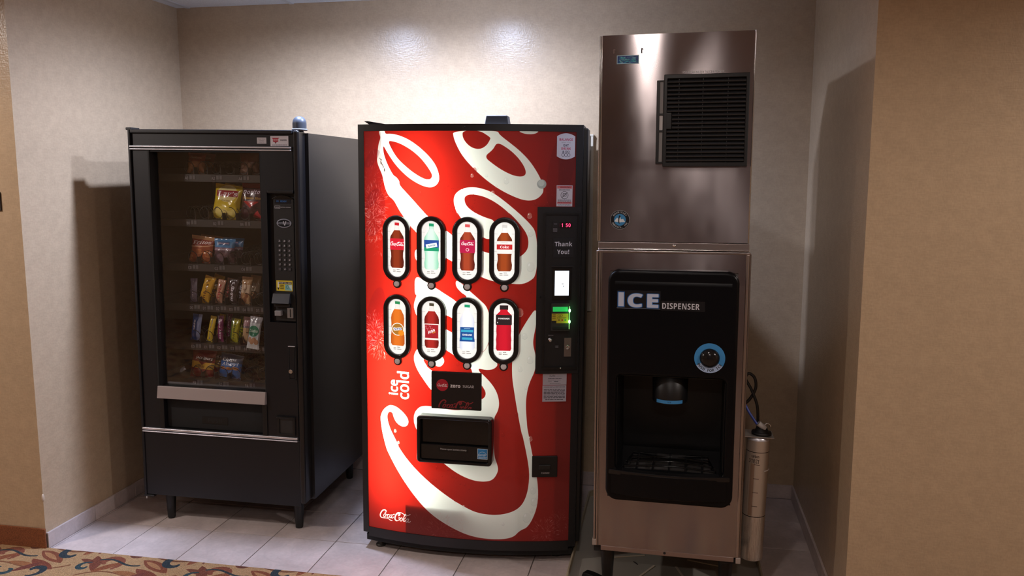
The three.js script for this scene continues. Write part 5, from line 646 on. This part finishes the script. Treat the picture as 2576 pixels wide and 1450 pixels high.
  part('round_badge', planarUV(extrude(rs, 0.001, 0, 1, 48)), printMat(512, 512, (g) => { g.fillStyle = '#b9bcc0'; g.fillRect(0, 0, 512, 512); g.fillStyle = '#15161c'; g.beginPath(); g.arc(256, 256, 250, 0, 7); g.fill(); g.fillStyle = '#3f8cc4'; g.beginPath(); g.arc(256, 256, 158, 0, 7); g.fill(); g.fillStyle = '#dfe9f2'; g.beginPath(); g.moveTo(104, 300); g.lineTo(150, 230); g.lineTo(190, 200); g.lineTo(230, 250); g.lineTo(300, 240); g.lineTo(340, 230); g.lineTo(380, 290); g.lineTo(400, 310); g.quadraticCurveTo(256, 330, 104, 300); g.fill(); g.fillStyle = '#12151c'; g.beginPath(); g.ellipse(244, 260, 32, 96, 0.05, 0, 7); g.fill(); g.beginPath(); g.arc(248, 160, 22, 0, 7); g.fill(); g.fillStyle = '#e8eef4'; g.beginPath(); g.ellipse(258, 262, 18, 76, 0.05, 0, 7); g.fill(); const ring = (s, a0, da, flip) => { g.font = 'bold 60px serif'; g.textAlign = 'center'; g.textBaseline = 'middle'; g.fillStyle = '#c9ccd2'; for (let i = 0; i < s.length; i++) { const a = a0 + (i - (s.length - 1) / 2) * da * (flip ? -1 : 1); g.save(); g.translate(256 + 203 * Math.cos(a), 256 + 203 * Math.sin(a)); g.rotate(flip ? a - Math.PI / 2 : a + Math.PI / 2); g.fillText(s[i], 0, 0); g.restore(); } }; ring('HOSHIZAKI', -Math.PI / 2, 0.235, false); ring('AMERICA, INC', Math.PI / 2, 0.205, true); }, 0.35), S, 0.085, 1.491, off(0.085, 1.491), 'round blue and black maker badge');
  for (const [x, s] of [[0.052, 1], [0.152, -1]]) part('label_residue', extrude((() => { const p = new THREE.Shape(); p.moveTo(0, 0); p.lineTo(0.004, 0.002 * s); p.lineTo(0.004, 0.013); p.lineTo(0.009, 0.011); p.lineTo(0.006, 0.016); p.lineTo(0, 0.017); return p; })(), 0.0006), std(s > 0 ? 0x8a7a76 : 0x242020, 0.6), S, x, 2.092, off(x, 2.1));
}
// ---------- water filter, hoses, pan ----------
{
  const t = thing('water_filter', 'tall silver water filter cartridge hanging beside the ice dispenser', 'water filter');
  t.position.set(3.043, 0.63, 0.1); t.rotation.z = -0.022;
  const lab = canvas(1024, 1024, (g, w, h) => { g.fillStyle = '#c2b5a8'; g.fillRect(0, 0, w, h); for (let k = 0; k < 500; k++) { g.fillStyle = rnd() < 0.5 ? 'rgba(120,100,88,0.25)' : 'rgba(225,214,204,0.25)'; g.fillRect(rnd() * w, h * 0.6 + rnd() * h * 0.4, 3 + rnd() * 5, 30 + 120 * rnd()); } g.fillStyle = '#20191a'; g.fillRect(0, 92, w, 5); g.fillRect(0, 640, w, 6); const c = 560; g.fillStyle = '#a59c98'; g.fillRect(c - 250, 97, 130, 543); g.fillStyle = '#b09480'; g.fillRect(c, 190, 60, 445); g.fillStyle = '#3a2a26'; g.fillRect(c - 110, 97, 3, 543); g.fillRect(c - 30, 190, 2, 420); for (let k = 0; k < 4; k++) { g.fillRect(c + 50, 196 + k * 118, 80, 4); } text(g, 'carbon', c + 60, 128, 34, '#2a211f'); text(g, '3/10/21', c + 40, 168, 46, '#241c1b', 'italic bold', 'serif'); g.fillStyle = '#e8e2de'; g.fillRect(c - 240, 545, 70, 80); g.fillStyle = '#4a4240'; g.fillRect(c - 225, 560, 40, 50); });
  part('canister', new THREE.CylinderGeometry(0.0445, 0.0445, 0.49, 48, 1).rotateY(2.2), std(0xffffff, 0.32, 0.55, { map: lab }), t, 0, -0.245, 0, 'silver canister with printed label');
  part('foot_cap', lathe([[0, -0.5], [0.03, -0.499], [0.0445, -0.488], [0.0445, -0.48]], 36), std(0x9a8f86, 0.4, 0.5), t);
  part('shoulder', lathe([[0.0445, 0], [0.043, 0.01], [0.036, 0.016], [0, 0.016]], 36), M_alu, t);
  part('bracket', rspan(-0.075, 0.055, 0.014, 0.019, -0.05, 0.045, 0.002), std(0x97908a, 0.45, 0.7), t);
  part('neck_ring', lathe([[0, 0.019], [0.037, 0.019], [0.039, 0.024], [0.037, 0.03], [0.025, 0.033], [0.02, 0.05], [0, 0.052]], 32), M_black, t, 0.01, 0, 0);
  const v = part('valve', tube([[-0.012, 0.066, 0.016], [0.002, 0.055, 0.014], [0.014, 0.045, 0.01]], 0.011, 10, 14), std(0xb4b0ae, 0.5), t, 0.006, 0, 0, 'pale fitting'); part('lever', new THREE.TorusGeometry(0.012, 0.003, 8, 20, 4), M_chrome, t, 0.03, 0.052, 0.008);
  part('clip', new THREE.TorusGeometry(0.046, 0.002, 6, 20, 1.1).rotateX(Math.PI / 2).rotateY(0.1), std(0xc9c4c0, 0.5), t, 0, -0.12, 0);
  const hs = single('water_hose', tube([[2.962, 0.78, 0.06], [2.985, 0.765, 0.085], [3.005, 0.732, 0.1], [3.028, 0.70, 0.113], [3.034, 0.692, 0.116]], 0.0048, 32, 10), std(lin(0.03, 0.06, 0.33), 0.35), 'thin blue hose running into the water filter', 'hose');
  const cb = single('power_cable', tube([[2.96, 0.745, 0.02], [2.985, 0.745, 0.03], [3.012, 0.772, 0.035], [3.032, 0.82, 0.035], [3.024, 0.86, 0.03], [3.003, 0.872, 0.025], [2.992, 0.855, 0.03], [3.015, 0.81, 0.04], [3.038, 0.75, 0.05], [3.043, 0.69, 0.055], [3.045, 0.64, 0.045]], 0.0058, 80, 10), std(lin(0.012, 0.009, 0.008), 0.5), 'looped black cable behind the water filter', 'cable');
}
{
  const t = thing('drip_pan', 'shallow cream plastic pan under the ice dispenser', 'pan');
  const M_pan = std(0xb4a88f, 0.55), x0 = 2.298, x1 = 3.09, z0 = -0.78, z1 = 0.285, r = 0.05;
  const outer = roundRect(x1 - x0, z1 - z0, r), rim = roundRect(x1 - x0, z1 - z0, r); rim.holes.push(holeOf(roundRect(x1 - x0 - 0.016, z1 - z0 - 0.016, r - 0.006)));
  t.position.set((x0 + x1) / 2, 0, (z0 + z1) / 2);
  part('pan_floor', extrude(outer, 0.003).rotateX(-Math.PI / 2), std(0xa6a196, 0.5), t, 0, 0.0008, 0);
  part('rim', extrude(rim, 0.03, 0.002, 2).rotateX(-Math.PI / 2), M_pan, t, 0, 0.002, 0);
  const strip = (a, b, wd, col, label, group) => { const l = Math.hypot(b[0] - a[0], b[1] - a[1]), o = single('plastic_strip', rspan(-l / 2, l / 2, 0, 0.003, -wd / 2, wd / 2, 0.001, 2), std(col, 0.5), label, 'strip', group); o.position.set((a[0] + b[0]) / 2, 0.004, (a[1] + b[1]) / 2); o.rotation.y = -Math.atan2(b[1] - a[1], b[0] - a[0]); };
  const L = 'narrow pale plastic strip lying loose in the drip pan', G = 'loose strips in the drip pan';
  strip([2.455, -0.062], [2.608, -0.114], 0.008, 0xdacfba, L, G); strip([2.79, -0.107], [2.95, -0.062], 0.008, 0xdacfba, L, G); strip([2.575, 0.12], [2.651, -0.023], 0.009, 0xdacfba, L, G); strip([2.742, -0.03], [2.785, 0.1], 0.009, 0xdacfba, L, G);
  strip([2.562, -0.045], [2.58, -0.02], 0.004, 0x2a2624, 'tiny dark plastic sliver lying in the drip pan');
  const w = single('rubber_wedge', (() => { const s = new THREE.Shape(); s.moveTo(-0.05, 0); s.lineTo(0.05, 0); s.lineTo(0.05, 0.012); s.quadraticCurveTo(-0.02, 0.024, -0.044, 0.016); s.closePath(); return extrude(s, 0.03, 0.002, 2); })(), M_black, 'black rubber wedge in the drip pan by the leg', 'wedge'); w.position.set(2.415, 0.006, 0.125); w.rotation.y = -0.5;
}
// ---------- small fittings on the back wall ----------
{
  const t = thing('wall_raceway', 'narrow cream cable cover on the wall between the two tall machines', 'cable cover');
  t.position.set(2.265, 0.95, ZB);
  part('cover', rspan(-0.02, 0.02, 0, 0.905, 0, 0.02, 0.004), std(0xc9bda8, 0.6), t); part('end_cap', rspan(-0.021, 0.021, 0.9, 0.912, 0, 0.021, 0.003), std(0xc9bda8, 0.6), t);
}
scene.traverse((o) => { if (o.isMesh && o.castShadow === undefined) { o.castShadow = true; o.receiveShadow = true; } });
renderer.render(scene, camera);
